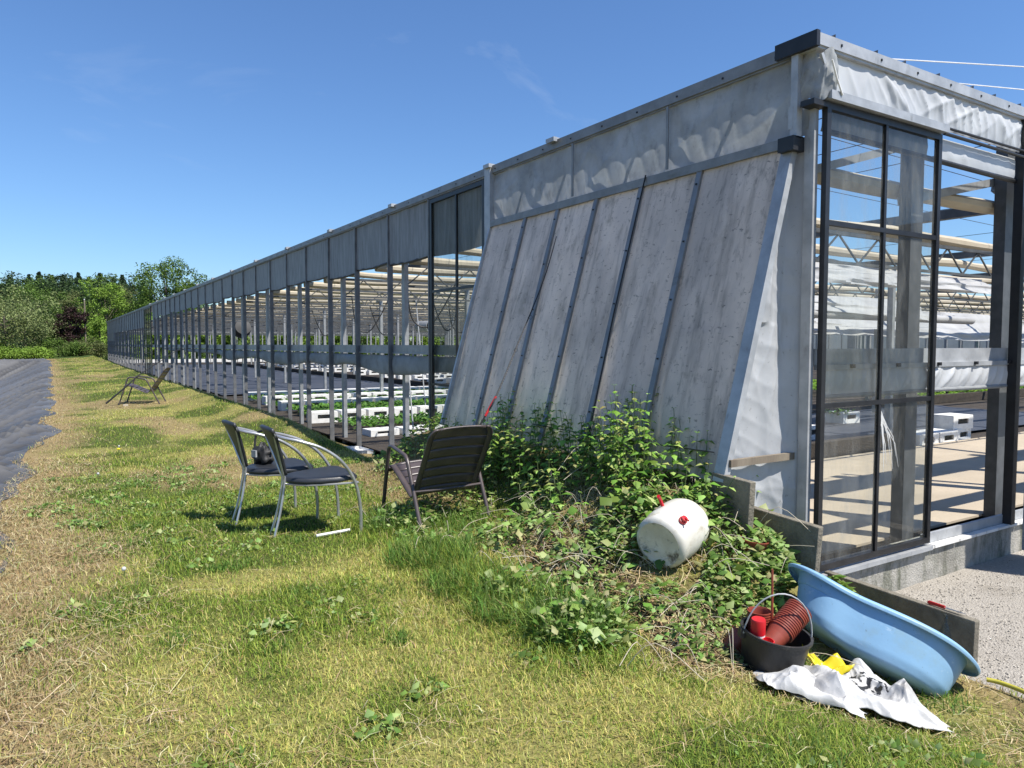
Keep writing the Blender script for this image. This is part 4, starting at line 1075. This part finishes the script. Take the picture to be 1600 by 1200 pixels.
pl, stems = [], MB()
cnt = 0
while cnt < 270:
    x = random.uniform(-1.42, -.28); y = random.uniform(.12, 3.9)
    # keep the clump's uneven outline
    if x > -.60 + .0 and y < .25: continue
    e = fbm(np.array([x * 2.2]), np.array([y * 2.2]))[0]
    xl = -1.05 - .33 * math.sin(max(0, min(1, (y + .2) / 2.2)) * math.pi) 
    if x < xl + (e - .5) * .5: continue
    if y > 3.0 and random.random() < .5: continue
    h = .22 + .36 * sm(-1.35, -.8, x) * (.7 + .6 * e)
    if y > 2.2: h *= .85
    h = float(h) * random.uniform(.7, 1.12) * (.62 + .45 * math.exp(-((y - 2.55) / .55) ** 2) + .50 * math.exp(-((y - .95) / .32) ** 2))
    nettle(x, y, h, random.uniform(-.02, .1), random.random() * 6.28, pl, stems); cnt += 1
V, F, C_ = nettle_mesh(pl, 'n')
np_ = tag(empty('nettle_patch'), 'dense bed of green nettles growing before the slanted plastic panel', 'nettles', kind='stuff')
o = npmesh('nettle_leaves', V, [F], M['leaf'], C_, np_); o['kind'] = 'stuff'
o = build('nettle_stems', stems, M['stem'], np_, True); o['kind'] = 'stuff'
for (x, y, h, lab) in ((-.80, 1.02, .62, 'tall nettle reaching highest before the right end of the slanted panel'), (-.74, .78, .56, 'tall nettle beside the slanted panel edge bar'), (-.95, 2.42, .60, 'tall nettle rising midway along the slanted panel'), (-.78, 1.65, .50, 'slender nettle standing alone before the dark strapped batten')):
    t = tag(empty('nettle'), lab, 'nettle')
    p_, s_ = [], MB()
    nettle(x, y, h, .05, 2.0, p_, s_); nettle(x + .05, y + .04, h * .86, .08, .5, p_, s_)
    V, F, C_ = nettle_mesh(p_, 'n')
    npmesh('leaves', V, [F], M['leaf'], C_, t); build('stem', s_, M['stem'], t, True)

# grass blades on the strip, denser near where people stand
def scatter(dens_fn, regions):
    out = []
    for (x0, x1, y0, y1, d) in regions:
        n = int((x1 - x0) * (y1 - y0) * d)
        out.append(np.stack([x0 + (x1 - x0) * RNG.random(n), y0 + (y1 - y0) * RNG.random(n)], -1))
    return np.concatenate(out)
def blades(p, h, w, lean, heading, cols):
    n = len(p); z = zg(p[:, 0], p[:, 1])
    b = np.stack([p[:, 0], p[:, 1], z - .004], -1)
    ch, sh = np.cos(heading), np.sin(heading)
    d = np.stack([ch, sh, np.zeros(n)], -1); s = np.stack([-sh, ch, np.zeros(n)], -1)
    up = np.array([0, 0, 1.0])
    midp = b + d * (h * np.sin(lean) * .45)[:, None] + up * (h * np.cos(lean * .7) * .55)[:, None]
    tip = b + d * (h * np.sin(lean) * 1.05)[:, None] + up * (h * np.cos(lean) * .95)[:, None]
    w = w[:, None] * .5
    V = np.stack([b - s * w, b + s * w, midp + s * w * .8, midp - s * w * .8, tip], 1).reshape(-1, 3)
    i = np.arange(n)[:, None] * 5
    return V, [i + np.array([[0, 1, 2, 3]]), i + np.array([[3, 2, 4]])], np.repeat(cols, 5, 0)
REG = [(-4.75, -.9, -2.4, 1.5, 13000), (-4.75, -.75, 1.5, 4.5, 6500), (-4.75, -.25, 4.5, 8, 2400), (-4.7, .0, 8, 14, 800), (-4.5, .0, 14, 26, 300), (-4.5, .0, 26, 70, 110), (-.9, -.05, -2.4, -.9, 3500), (-4.9, -4.3, -2.4, 5, 1500), (-1.0, -.3, -.9, .2, 1600)]
p = scatter(None, REG)
g_, d_, b_, t_ = lawn_cols(p[:, 0], p[:, 1])
keep = RNG.random(len(p)) > np.clip(b_ * .95 + .30 * d_, 0, .97)
keep &= ~((p[:, 0] < edge_x(p[:, 1]) - .02) & (p[:, 1] > 2.6)); keep &= ~((p[:, 0] > -.45) & (p[:, 1] > -.9) & (p[:, 1] < 4.2))
keep &= ~((p[:, 0] > -.05) | ((p[:, 1] < .2) & (zg(p[:, 0], p[:, 1]) < -.325)))
p, g_, d_, b_, t_ = p[keep], g_[keep], d_[keep], b_[keep], t_[keep]
n = len(p); dist = np.hypot(p[:, 0] - CAM[0], p[:, 1] - CAM[1])
hvar = fbm(p[:, 0] * 2.3 + 90, p[:, 1] * 2.3, 3)
h = (.014 + .034 * RNG.random(n) ** 1.5) * (.65 + .9 * hvar) * (1 + .35 * g_) + t_ * (.03 + .12 * RNG.random(n) ** 1.6)
h *= 1 + .25 * sm(8, 30, dist)
w = (.0016 + .0014 * RNG.random(n)) * (1 + .13 * dist)
lean = .35 + 1.05 * RNG.random(n)
cg = palette(n, ((.18, .26, .035), (.24, .32, .045), (.31, .37, .06), (.11, .18, .025)), .3)
cy = palette(n, ((.50, .46, .13), (.58, .52, .18), (.41, .42, .10)), .25)
cs = palette(n, ((.40, .31, .155), (.34, .25, .12), (.45, .37, .2)), .2)
pick = RNG.random(n)
mixg = np.clip(.30 + .66 * g_, 0, 1)
cols = np.where((pick < mixg)[:, None], cg, cy)
cols = np.where((RNG.random(n) < np.clip(d_ * .85 + .06, 0, 1) * (1 - t_))[:, None], cs, cols)
V, F, C_ = blades(p, h, w, lean, RNG.random(n) * 6.283, cols)
tag(npmesh('grass', V, F, M['blade'], C_), 'short patchy mown grass of the strip beside the greenhouse', 'grass', kind='stuff')
# cut dry hay lying flat
REG = [(-4.75, -.5, -2.4, 2.0, 260), (-4.75, -.6, 2.0, 6, 130), (-4.7, -.2, 6, 16, 60), (-2.2, -.15, -2.4, -.6, 900), (-1.95, -.7, -.8, 1.7, 1300), (-4.7, -3.6, -1, 8, 500)]
p = scatter(None, REG)
g_, d_, b_, t_ = lawn_cols(p[:, 0], p[:, 1])
mat_ = fbm(p[:, 0] * 1.7 + 12, p[:, 1] * 1.7 + 60, 3)
keep = RNG.random(len(p)) < np.clip((mat_ - .40) * 3.2, .05, 1) * (1 - .8 * t_) + .4 * d_ + .6 * b_
keep &= ~((p[:, 0] < edge_x(p[:, 1]) + .03) & (p[:, 1] > 2.6)); keep &= ~((p[:, 0] > -.45) & (p[:, 1] > -.5)); keep &= ~((p[:, 0] > -.05) | (zg(p[:, 0], p[:, 1]) < -.325))
p = p[keep]; n = len(p)
dist = np.hypot(p[:, 0] - CAM[0], p[:, 1] - CAM[1])
L_ = .04 + .14 * RNG.random(n) ** 2; hd = RNG.random(n) * 6.283; z = zg(p[:, 0], p[:, 1])
d = np.stack([np.cos(hd), np.sin(hd)], -1); s = np.stack([-np.sin(hd), np.cos(hd)], -1)
w = (.0008 + .0007 * RNG.random(n)) * (1 + .10 * dist)
def q(tt, off, lift, bend):
    xy = p + d * (L_ * tt)[:, None] + s * (off + bend * L_)[:, None]
    return np.concatenate([xy, (zg(xy[:, 0], xy[:, 1]) + lift)[:, None]], 1)
l0, l1, l2 = .008 + .03 * RNG.random(n), .014 + .03 * RNG.random(n), .006 + .035 * RNG.random(n)
bd = (RNG.random(n) - .5) * .3
V = np.stack([q(-.5, -w, l0, 0), q(-.5, w, l0, 0), q(0, w, l1, bd), q(0, -w, l1, bd), q(.5, w * .6, l2, 0), q(.5, -w * .6, l2, 0)], 1).reshape(-1, 3)
i = np.arange(n)[:, None] * 6
cols = np.repeat(palette(n, ((.46, .38, .2), (.38, .29, .14), (.55, .48, .28), (.3, .22, .11)), .2), 6, 0)
tag(npmesh('dry_hay', V, [i + np.array([[0, 1, 2, 3]]), i + np.array([[3, 2, 4, 5]])], M['straw'], cols), 'dry cut hay lying loose over the mown grass', 'hay', kind='stuff')
# brown litter and stalks on the bare bank
n = 9000
p = np.stack([-1.9 + 1.6 * RNG.random(n), -.7 + 3.9 * RNG.random(n)], -1)
_, _, b_, _ = lawn_cols(p[:, 0], p[:, 1]); p = p[RNG.random(n) < b_ * .9 + .08]; n = len(p)
pos = np.concatenate([p, (zg(p[:, 0], p[:, 1]) + .005 + .03 * RNG.random(n))[:, None]], 1)
V, F, C_ = leaves(n, pos, .02 + .05 * RNG.random(n), .006 + .012 * RNG.random(n), RNG.random(n) * 6.28, (RNG.random(n) - .4) * .9, RNG.random(n) * 2 - 1, palette(n, ((.16, .10, .055), (.28, .2, .1), (.10, .065, .04), (.38, .29, .16), (.07, .05, .03)), .25))
tag(npmesh('leaf_litter', V, [F], M['straw'], C_), 'brown leaf litter and dead stalks on the bare bank', 'leaf litter', kind='stuff')
# low broad weeds: on the bank, among the slabs, tufts at the centre, rosettes in the lawn
def weed_clump(cx, cy, rx, ry, n, hmax, L0, seed=0):
    a = RNG.random(n) * 6.283; r_ = np.sqrt(RNG.random(n)); x = cx + rx * r_ * np.cos(a); y = cy + ry * r_ * np.sin(a)
    zt = zg(x, y) + hmax * (1 - r_ ** 2 * .7) * RNG.random(n) ** .8 + .01
    return np.stack([x, y, zt], -1), L0 * (.5 + .9 * RNG.random(n))
PP, LL = [], []
cl = [(-2.02, -.16, .24, .26, 560, .20, .045), (-1.98, .45, .2, .35, 320, .15, .04), (-1.5, .5, .25, .3, 260, .14, .045), (-1.75, .15, .22, .3, 260, .14, .042), (-1.5, -.15, .25, .2, 190, .12, .042), (-1.55, -.5, .2, .2, 200, .08, .035), (-1.45, 1.2, .3, .4, 260, .18, .05), (-1.15, .42, .30, .30, 620, .22, .05), (-.78, .15, .28, .25, 700, .18, .045),
      (-.90, -.22, .30, .20, 620, .15, .045), (-.62, -.16, .16, .14, 500, .16, .05), (-1.15, -.32, .28, .16, 420, .10, .035), (-.10, -.30, .10, .16, 260, .16, .05), (-.28, .02, .12, .2, 260, .22, .045),
      (-1.6, 1.4, .3, .3, 300, .12, .04), (-1.3, 2.6, .3, .6, 500, .14, .04), (-.8, 4.3, .5, .4, 500, .16, .05), (-1.85, 2.3, .3, .25, 420, .17, .045), (-.6, 5.3, .3, .5, 260, .12, .05), (-1.95, 1.75, .2, .3, 250, .12, .04)]
for c in cl:
    a, b2 = weed_clump(*c); PP.append(a); LL.append(b2 * np.where(RNG.random(len(b2)) < .2, 1.6, .9))
for k in range(420):
    x = random.uniform(-4.4, -1.0); y = random.uniform(-2.0, 6.5)
    gq = fbm(np.array([x * 1.3 + 5]), np.array([y * 1.3 + 9]))[0]
    if gq < .51: continue
    a, b2 = weed_clump(x, y, .09, .09, 26, .035, random.choice((.02, .03, .04))); PP.append(a); LL.append(b2)
pos = np.concatenate(PP); L_ = np.concatenate(LL); n = len(pos)
V, F, C_ = leaves(n, pos, L_, L_ * (.45 + .5 * RNG.random(n)), RNG.random(n) * 6.28, RNG.random(n) * 1.5 - .35, (RNG.random(n) - .5) * 1.4, palette(n, ((.16, .27, .05), (.22, .34, .075), (.30, .39, .13), (.10, .18, .035), (.38, .41, .17)), .25))
tag(npmesh('weeds', V, [F], M['leaf'], C_), 'low leafy weeds and brambles on the bank and between the slabs', 'weeds', kind='stuff')
# arching dry stems over the weeds
mb = MB()
for k in range(170):
    x = random.uniform(-2.1, -.45); y = random.uniform(-.75, 2.6); a = random.random() * 6.28; L0 = random.uniform(.12, .38); z0 = zz(x, y)
    mb.tube(crom([(x, y, z0), (x + math.cos(a) * L0 * .4, y + math.sin(a) * L0 * .4, z0 + random.uniform(.05, .18)), (x + math.cos(a) * L0, y + math.sin(a) * L0, z0 + random.uniform(.01, .12))], 4), .0018, 4)
tag(build('dry_stalks', mb, M['cream'], None, True), 'thin arching dry stalks among the weeds of the bank', 'stalks', kind='stuff')
# tall grass tuft blades
TP0 = []
def tuft(cx, cy, r_, n, hh):
    a = RNG.random(n) * 6.283; q_ = r_ * np.sqrt(RNG.random(n)); return np.stack([cx + q_ * np.cos(a), cy + q_ * np.sin(a)], -1), hh * (.5 + .6 * RNG.random(n))
for k in range(75):
    x = random.uniform(-4.1, -1.9); y = random.uniform(-1.8, 5.5)
    if fbm(np.array([x * 1.3 + 5]), np.array([y * 1.3 + 9]))[0] > .47: TP0.append(tuft(x, y, random.uniform(.06, .16), 110, random.uniform(.045, .075)))
TP = TP0 + [tuft(*t) for t in ((-2.08, 1.35, .30, 1400, .19), (-2.12, .75, .26, 800, .18), (-2.1, .30, .26, 700, .19), (-2.02, -.08, .24, 650, .25), (-1.9, 2.3, .28, 700, .20), (-1.55, 2.05, .25, 400, .15), (-.75, -.95, .2, 160, .09), (-.5, -1.12, .14, 120, .09), (-.98, -.72, .1, 90, .10))]
p = np.concatenate([t[0] for t in TP]); h = np.concatenate([t[1] for t in TP]); n = len(p)
V, F, C_ = blades(p, h, .004 + .003 * RNG.random(n), .2 + 1.0 * RNG.random(n), RNG.random(n) * 6.283, palette(n, ((.10, .19, .03), (.14, .25, .045), (.08, .15, .025), (.2, .28, .07)), .25))
tag(npmesh('tall_grass', V, F, M['blade'], C_), 'lush uncut grass along the foot of the bank', 'grass', kind='stuff')
# dandelions
def dandelion(x, y, kind, lab):
    z = zz(x, y); t = tag(empty('dandelion', (x, y, z)), lab, 'dandelion')
    build('stalk', MB().tube([(0, 0, 0), (.004, .003, .07)], .0022, 5), M['stem'], t)
    if kind == 'y': build('flower', MB().lathe([(0, .065), (.02, .07), (.024, .078), (.012, .088), (0, .09)], 14), M['yellow'], t, True)
    else: build('seed_head', MB().lathe([(.013 * math.sin(a), .085 - .013 * math.cos(a)) for a in [math.pi * i / 8 for i in range(9)]], 14, None, False), M['fluff'], t, True)
for (x, y, k, lab) in ((-3.47, 7.63, 'y', 'yellow dandelion flower far out on the grass strip'), (-3.45, 7.85, 'w', 'white dandelion seed head just behind the yellow flower'), (-3.79, 5.74, 'w', 'white dandelion seed head midway near the pond liner'), (-3.84, 1.91, 'w', 'white dandelion seed head on the nearer grass at the left')):
    dandelion(x, y, k, lab)

# ------------------------------------------------------------------ trees and bushes
def tree(name, lab, cat, x, y, H, rad, cbase, cols, leaf=.22, nclump=60, nleaf=70, conifer=False, group=None, squash=1.0, airy=0.0, seed=0):
    rg = np.random.default_rng(seed + 100); rr = random.Random(seed)
    z0 = zz(x, y); t = tag(empty(name, (x, y, z0)), lab, cat, group)
    tb = MB(); th = H * (.9 if conifer else .62); tr_ = .018 * H + .03
    tb.tube([(0, 0, -.2), (.02 * H * rr.uniform(-1, 1), .02 * H * rr.uniform(-1, 1), th * .5), (0, 0, th)], [tr_, tr_ * .7, tr_ * .2], 8)
    cs_ = []
    for i in range(nclump):
        if conifer:
            tt = rg.random() ** .8; zc = cbase + (H - cbase) * tt; rc = rad * (1 - tt) ** .85 * (.55 + .5 * rg.random()); a = rg.random() * 6.283
            c = np.array([rc * math.cos(a), rc * math.sin(a), zc - rc * .15]); r_ = max(.12, rad * .28 * (1.1 - tt))
            sc3 = np.array([1, 1, .35])
        else:
            v = rg.normal(size=3); v /= np.linalg.norm(v); q_ = .55 + .45 * rg.random()
            lob = 1 + .22 * math.sin(3 * math.atan2(v[1], v[0]) + seed) + .15 * math.sin(5 * v[2] + seed * 2)
            c = np.array([v[0] * rad * q_ * lob, v[1] * rad * q_ * lob, cbase + (H - cbase) * (.5 + .5 * v[2] * q_ * min(lob, 1.08))])
            r_ = rad * (.20 + .16 * rg.random()); sc3 = np.array([1, 1, .75])
            if airy and v[2] > .2: c[2] += airy * rg.random() * (H - cbase) * .25; r_ *= .75
        cs_.append((c, r_, sc3))
        if i % (3 if not conifer else 5) == 0:
            zb = min(th * .95, max(cbase * .6, c[2] * .6)); tb.tube([(0, 0, zb), tuple(c * np.array([.5, .5, 1]) * np.array([1, 1, .5]) + np.array([0, 0, zb * .5])), tuple(c)], [tr_ * .35, tr_ * .2, tr_ * .06], 5)
    build('trunk', tb, M['bark'], t, True)
    P_, CC = [], []
    for (c, r_, s3) in cs_:
        v = rg.normal(size=(nleaf, 3)); v /= np.linalg.norm(v, axis=1)[:, None]
        P_.append(c + v * (r_ * rg.random((nleaf, 1)) ** .45) * s3); CC.append(np.full((nleaf, 1), .78 + .44 * rg.random()))
    pos = np.concatenate(P_); n = len(pos); tone = np.concatenate(CC)
    k = rg.integers(0, len(cols), n); cc = np.array(cols)[k] * 1.28 * tone * (.8 + .4 * rg.random((n, 1)))
    V, F, C_ = leaves(n, pos, leaf * (.6 + .8 * rg.random(n)), leaf * .6, rg.random(n) * 6.28, rg.random(n) * 2.0 - 1.0, rg.random(n) * 2 - 1, cc)
    npmesh('crown', V, [F], M['treeleaf'], C_, t)
    return t
def ground_at(px, D):      # bearing in photo widths -> plan position at depth D
    k = (px - 800) / 1140; return CAM[0] + D * (.534 + k * .8455), CAM[1] + D * (.8455 - k * .534)
def top_h(py, D, x, y): return (538 - py) / 1140 * D + 1.46 - zz(x, y)
WIL = ((.15, .18, .065), (.185, .215, .085), (.12, .155, .055)); GRN = ((.075, .125, .022), (.10, .16, .03), (.06, .105, .02)); BRI = ((.14, .22, .03), (.18, .27, .045), (.11, .18, .025))
DRK = ((.03, .052, .024), (.04, .064, .03), (.025, .042, .02)); MID = ((.04, .07, .022), (.05, .085, .026), (.034, .06, .02)); PUR = ((.030, .012, .016), (.04, .02, .02), (.025, .012, .014), (.04, .045, .018)); OLV = ((.10, .125, .04), (.08, .105, .035), (.13, .14, .05))
trees = [
 ('bush_tree', 'pale grey green willow bush at the left edge behind the pond', 'tree', 8, 66, 442, 4.2, .2, WIL, .24, 70, 90),
 ('bush_tree', 'second pale willow bush leaning right beside the first one', 'tree', 42, 72, 470, 3.0, .2, WIL, .22, 60, 80),
 ('round_tree', 'rounded mid green tree left of the purple leaved tree', 'tree', 66, 78, 452, 2.6, .3, GRN, .24, 80, 90),
 ('purple_tree', 'dark purple leaved tree left of the wooden pole', 'tree', 110, 75, 474, 1.5, .8, PUR, .2, 70, 90),
 ('round_tree', 'olive topped tree behind the purple leaved tree', 'tree', 112, 92, 452, 2.8, .8, OLV, .24, 60, 80),
 ('leafy_tree', 'bright green upright tree right of the wooden pole', 'tree', 168, 90, 432, 2.8, .3, BRI, .25, 80, 90),
 ('leafy_tree', 'bright green shrubby tree at the far end of the greenhouse', 'tree', 158, 82, 490, 2.2, .1, BRI, .22, 60, 80),
 ('leafy_tree', 'dull green tree between the upright tree and the tall oak', 'tree', 205, 98, 440, 3.0, .5, OLV, .26, 70, 80),
 ('oak_tree', 'tall airy oak tree rising above the greenhouse roof line', 'tree', 264, 95, 404, 4.9, 1.0, GRN, .3, 170, 90),
 ('leafy_tree', 'low bright tree right of the tall oak behind the roof', 'tree', 300, 100, 438, 2.6, .5, BRI, .26, 60, 80),
 ('round_tree', 'dark green tree in the shadowed gap behind the purple tree', 'tree', 100, 86, 500, 3.0, .1, DRK, .24, 60, 80),
 ('round_tree', 'deep green tree behind the rounded one on the left', 'tree', 52, 95, 436, 3.6, .3, GRN, .26, 70, 80),
]
for i, (nm, lab, cat, px, D, py, rad, cb, cs_, lf, nc, nl) in enumerate(trees):
    x, y = ground_at(px, D); tree(nm, lab, cat, x, y, top_h(py, D, x, y) * (.92 if nm == 'oak_tree' else .97), rad, cb, cs_, lf, nc, nl, seed=i, airy=(.7 if nm == 'oak_tree' else 0))
for i in range(13):
    px = -30 + 20 * i; D = 118 + 8 * math.sin(i * 2.1); x, y = ground_at(px, D)
    tree('forest_tree', 'broad dark green tree of the wood on the rise behind the leafy trees', 'tree', x, y, top_h(433 + 5 * math.sin(i * 1.7), D, x, y), 4.2 + .7 * math.sin(i), .2, (DRK, GRN, MID)[i % 3], .42, 70, 60, seed=200 + i, group='broad trees of the wood on the rise')
con = [(-8, 124, 432), (20, 122, 434), (50, 124, 430), (66, 126, 426), (86, 126, 431), (103, 122, 431), (127, 126, 427), (143, 126, 434), (160, 124, 428), (180, 126, 435), (195, 124, 431)]
for i, (px, D, py) in enumerate(con):
    x, y = ground_at(px, D); tree('conifer', 'dark conifer on the skyline of the wooded rise behind the leafy trees', 'tree', x, y, top_h(py, D, x, y), 2.6 + .5 * math.sin(i * 2), .5, DRK, .24, 150, 60, conifer=True, seed=50 + i, group='dark conifers on the wooded skyline')
# low bushes along the end of the strip
low = [(18, 62.5, 545, 1.6, BRI, 'bright green low shrub at the left end of the pond bank'), (55, 63, 548, 1.5, BRI, 'bright green low shrub on the pond bank below the rounded tree'), (92, 70, 530, 2.2, GRN, 'dark low bush at the end of the grass strip'), (120, 72, 534, 1.8, OLV, 'brownish low bush below the wooden pole'), (150, 73, 530, 1.8, OLV, 'olive low bush at the far corner of the greenhouse'), (-20, 64, 520, 2.2, BRI, 'bright shrub at the far left edge of the pond')]
for i, (px, D, py, rad, cs_, lab) in enumerate(low):
    x, y = ground_at(px, D); tree('shrub', lab, 'shrub', x, y, max(.9, top_h(py, D, x, y)), rad, 0.0, cs_, .17, 40, 80, seed=80 + i)
# hedge seen through the greenhouse
hb = None
for k in range(26):
    x = 2 + 2.5 * k; y = 73 + 1.2 * math.sin(k)
    if hb is None or k == 1:
        hb = tree('hedge_bush', 'green hedge bush beyond the far end of the greenhouse', 'bush', x, y, 4.2, 1.9, 0, BRI, .24, 50, 70, seed=120 + k, group='hedge beyond the far end of the greenhouse')
        H0 = hb
    else:
        c = copy_tree(H0); c.location = (x, y, zz(x, y)); c.rotation_euler = (0, 0, k * 1.3); c.scale = (1, 1, .8 + .3 * (k * 37 % 10) / 10)
for k in range(22):
    c = copy_tree(H0); c.location = (64 + math.sin(k), 4 + 3.1 * k, zz(64, 10)); c.rotation_euler = (0, 0, k * 1.7); c.scale = (1.3, 1.3, .95 + .3 * (k * 53 % 10) / 10)
    c['label'] = 'green hedge bush beyond the right side of the greenhouse'; c['group'] = 'hedge beyond the right side of the greenhouse'
x, y = ground_at(135, 76)
pz = zz(x, y)
pole = tag(empty('utility_pole', (x, y, pz)), 'grey wooden utility pole among the trees by the far end of the strip', 'pole')
build('post', MB().tube([(0, 0, -.2), (0, 0, 5.6)], [.09, .07], 10), M['wood'], pole, True)
build('insulator', MB().lathe([(.05, 5.6), (.07, 5.66), (.03, 5.75), (0, 5.76)], 10), M['alu'], pole, True)

# ------------------------------------------------------------------ light, sky, camera
sv = Vector((.31, -.57, 1.0)).normalized()
el = math.asin(sv.z); az = math.atan2(sv.x, sv.y)
sun = bpy.data.lights.new('sun', 'SUN'); sun.energy = 5.0; sun.angle = R(.53); sun.color = (1, .955, .88)
so = bpy.data.objects.new('sun', sun); COL.objects.link(so); so.rotation_euler = sv.to_track_quat('Z', 'Y').to_euler()
w = bpy.data.worlds.new('World'); sc.world = w; w.use_nodes = True
nt = w.node_tree; nt.nodes.clear()
sky = nt.nodes.new('ShaderNodeTexSky'); sky.sky_type = 'NISHITA'; sky.sun_disc = False; sky.sun_elevation = el; sky.sun_rotation = az
sky.altitude = 100; sky.air_density = 1.15; sky.dust_density = .25; sky.ozone_density = 5.0
tcw = nt.nodes.new('ShaderNodeTexCoord'); mpw = nt.nodes.new('ShaderNodeMapping'); mpw.inputs['Scale'].default_value = (2.0, 5.0, 7.0); mpw.inputs['Rotation'].default_value = (.3, .5, .4); mpw.inputs['Location'].default_value = (.35, .1, .2)
nw = nt.nodes.new('ShaderNodeTexNoise'); nw.inputs['Scale'].default_value = 1.1; nw.inputs['Detail'].default_value = 8; nw.inputs['Roughness'].default_value = .6; nw.inputs['Distortion'].default_value = .6
rw = nt.nodes.new('ShaderNodeMapRange'); rw.inputs['From Min'].default_value = .61; rw.inputs['From Max'].default_value = .85; rw.inputs['To Max'].default_value = .22
nt.links.new(tcw.outputs['Generated'], mpw.inputs[0]); nt.links.new(mpw.outputs[0], nw.inputs['Vector']); nt.links.new(nw.outputs['Fac'], rw.inputs['Value'])
bgn = nt.nodes.new('ShaderNodeBackground'); bgn.inputs[1].default_value = .132
ow = nt.nodes.new('ShaderNodeOutputWorld')
tn = nt.nodes.new('ShaderNodeMix'); tn.data_type = 'RGBA'; tn.blend_type = 'MULTIPLY'; tn.inputs['Factor'].default_value = 1
tn.inputs['B'].default_value = (.52, .645, .80, 1)
nt.links.new(sky.outputs[0], tn.inputs['A']); cw = nt.nodes.new('ShaderNodeMix'); cw.data_type = 'RGBA'; cw.inputs['B'].default_value = (4.2, 4.6, 5.2, 1)
nt.links.new(tn.outputs['Result'], cw.inputs['A']); nt.links.new(rw.outputs[0], cw.inputs['Factor']); nt.links.new(cw.outputs['Result'], bgn.inputs[0]); nt.links.new(bgn.outputs[0], ow.inputs[0])
cam = bpy.data.cameras.new('camera'); co = bpy.data.objects.new('camera', cam); COL.objects.link(co)
cam.sensor_width = 36; cam.lens = 1140 / 1600 * 36; cam.clip_end = 2000; cam.clip_start = .05
co.location = CAM; co.rotation_euler = (R(90) - math.atan(62 / 1140), 0, -R(32.28))
sc.camera = co
sc.view_settings.view_transform = 'Standard'; sc.view_settings.look = 'None'; sc.view_settings.gamma = 1
sc.view_settings.exposure = 0.58
sc.cycles.transparent_max_bounces = 24; sc.cycles.max_bounces = 8
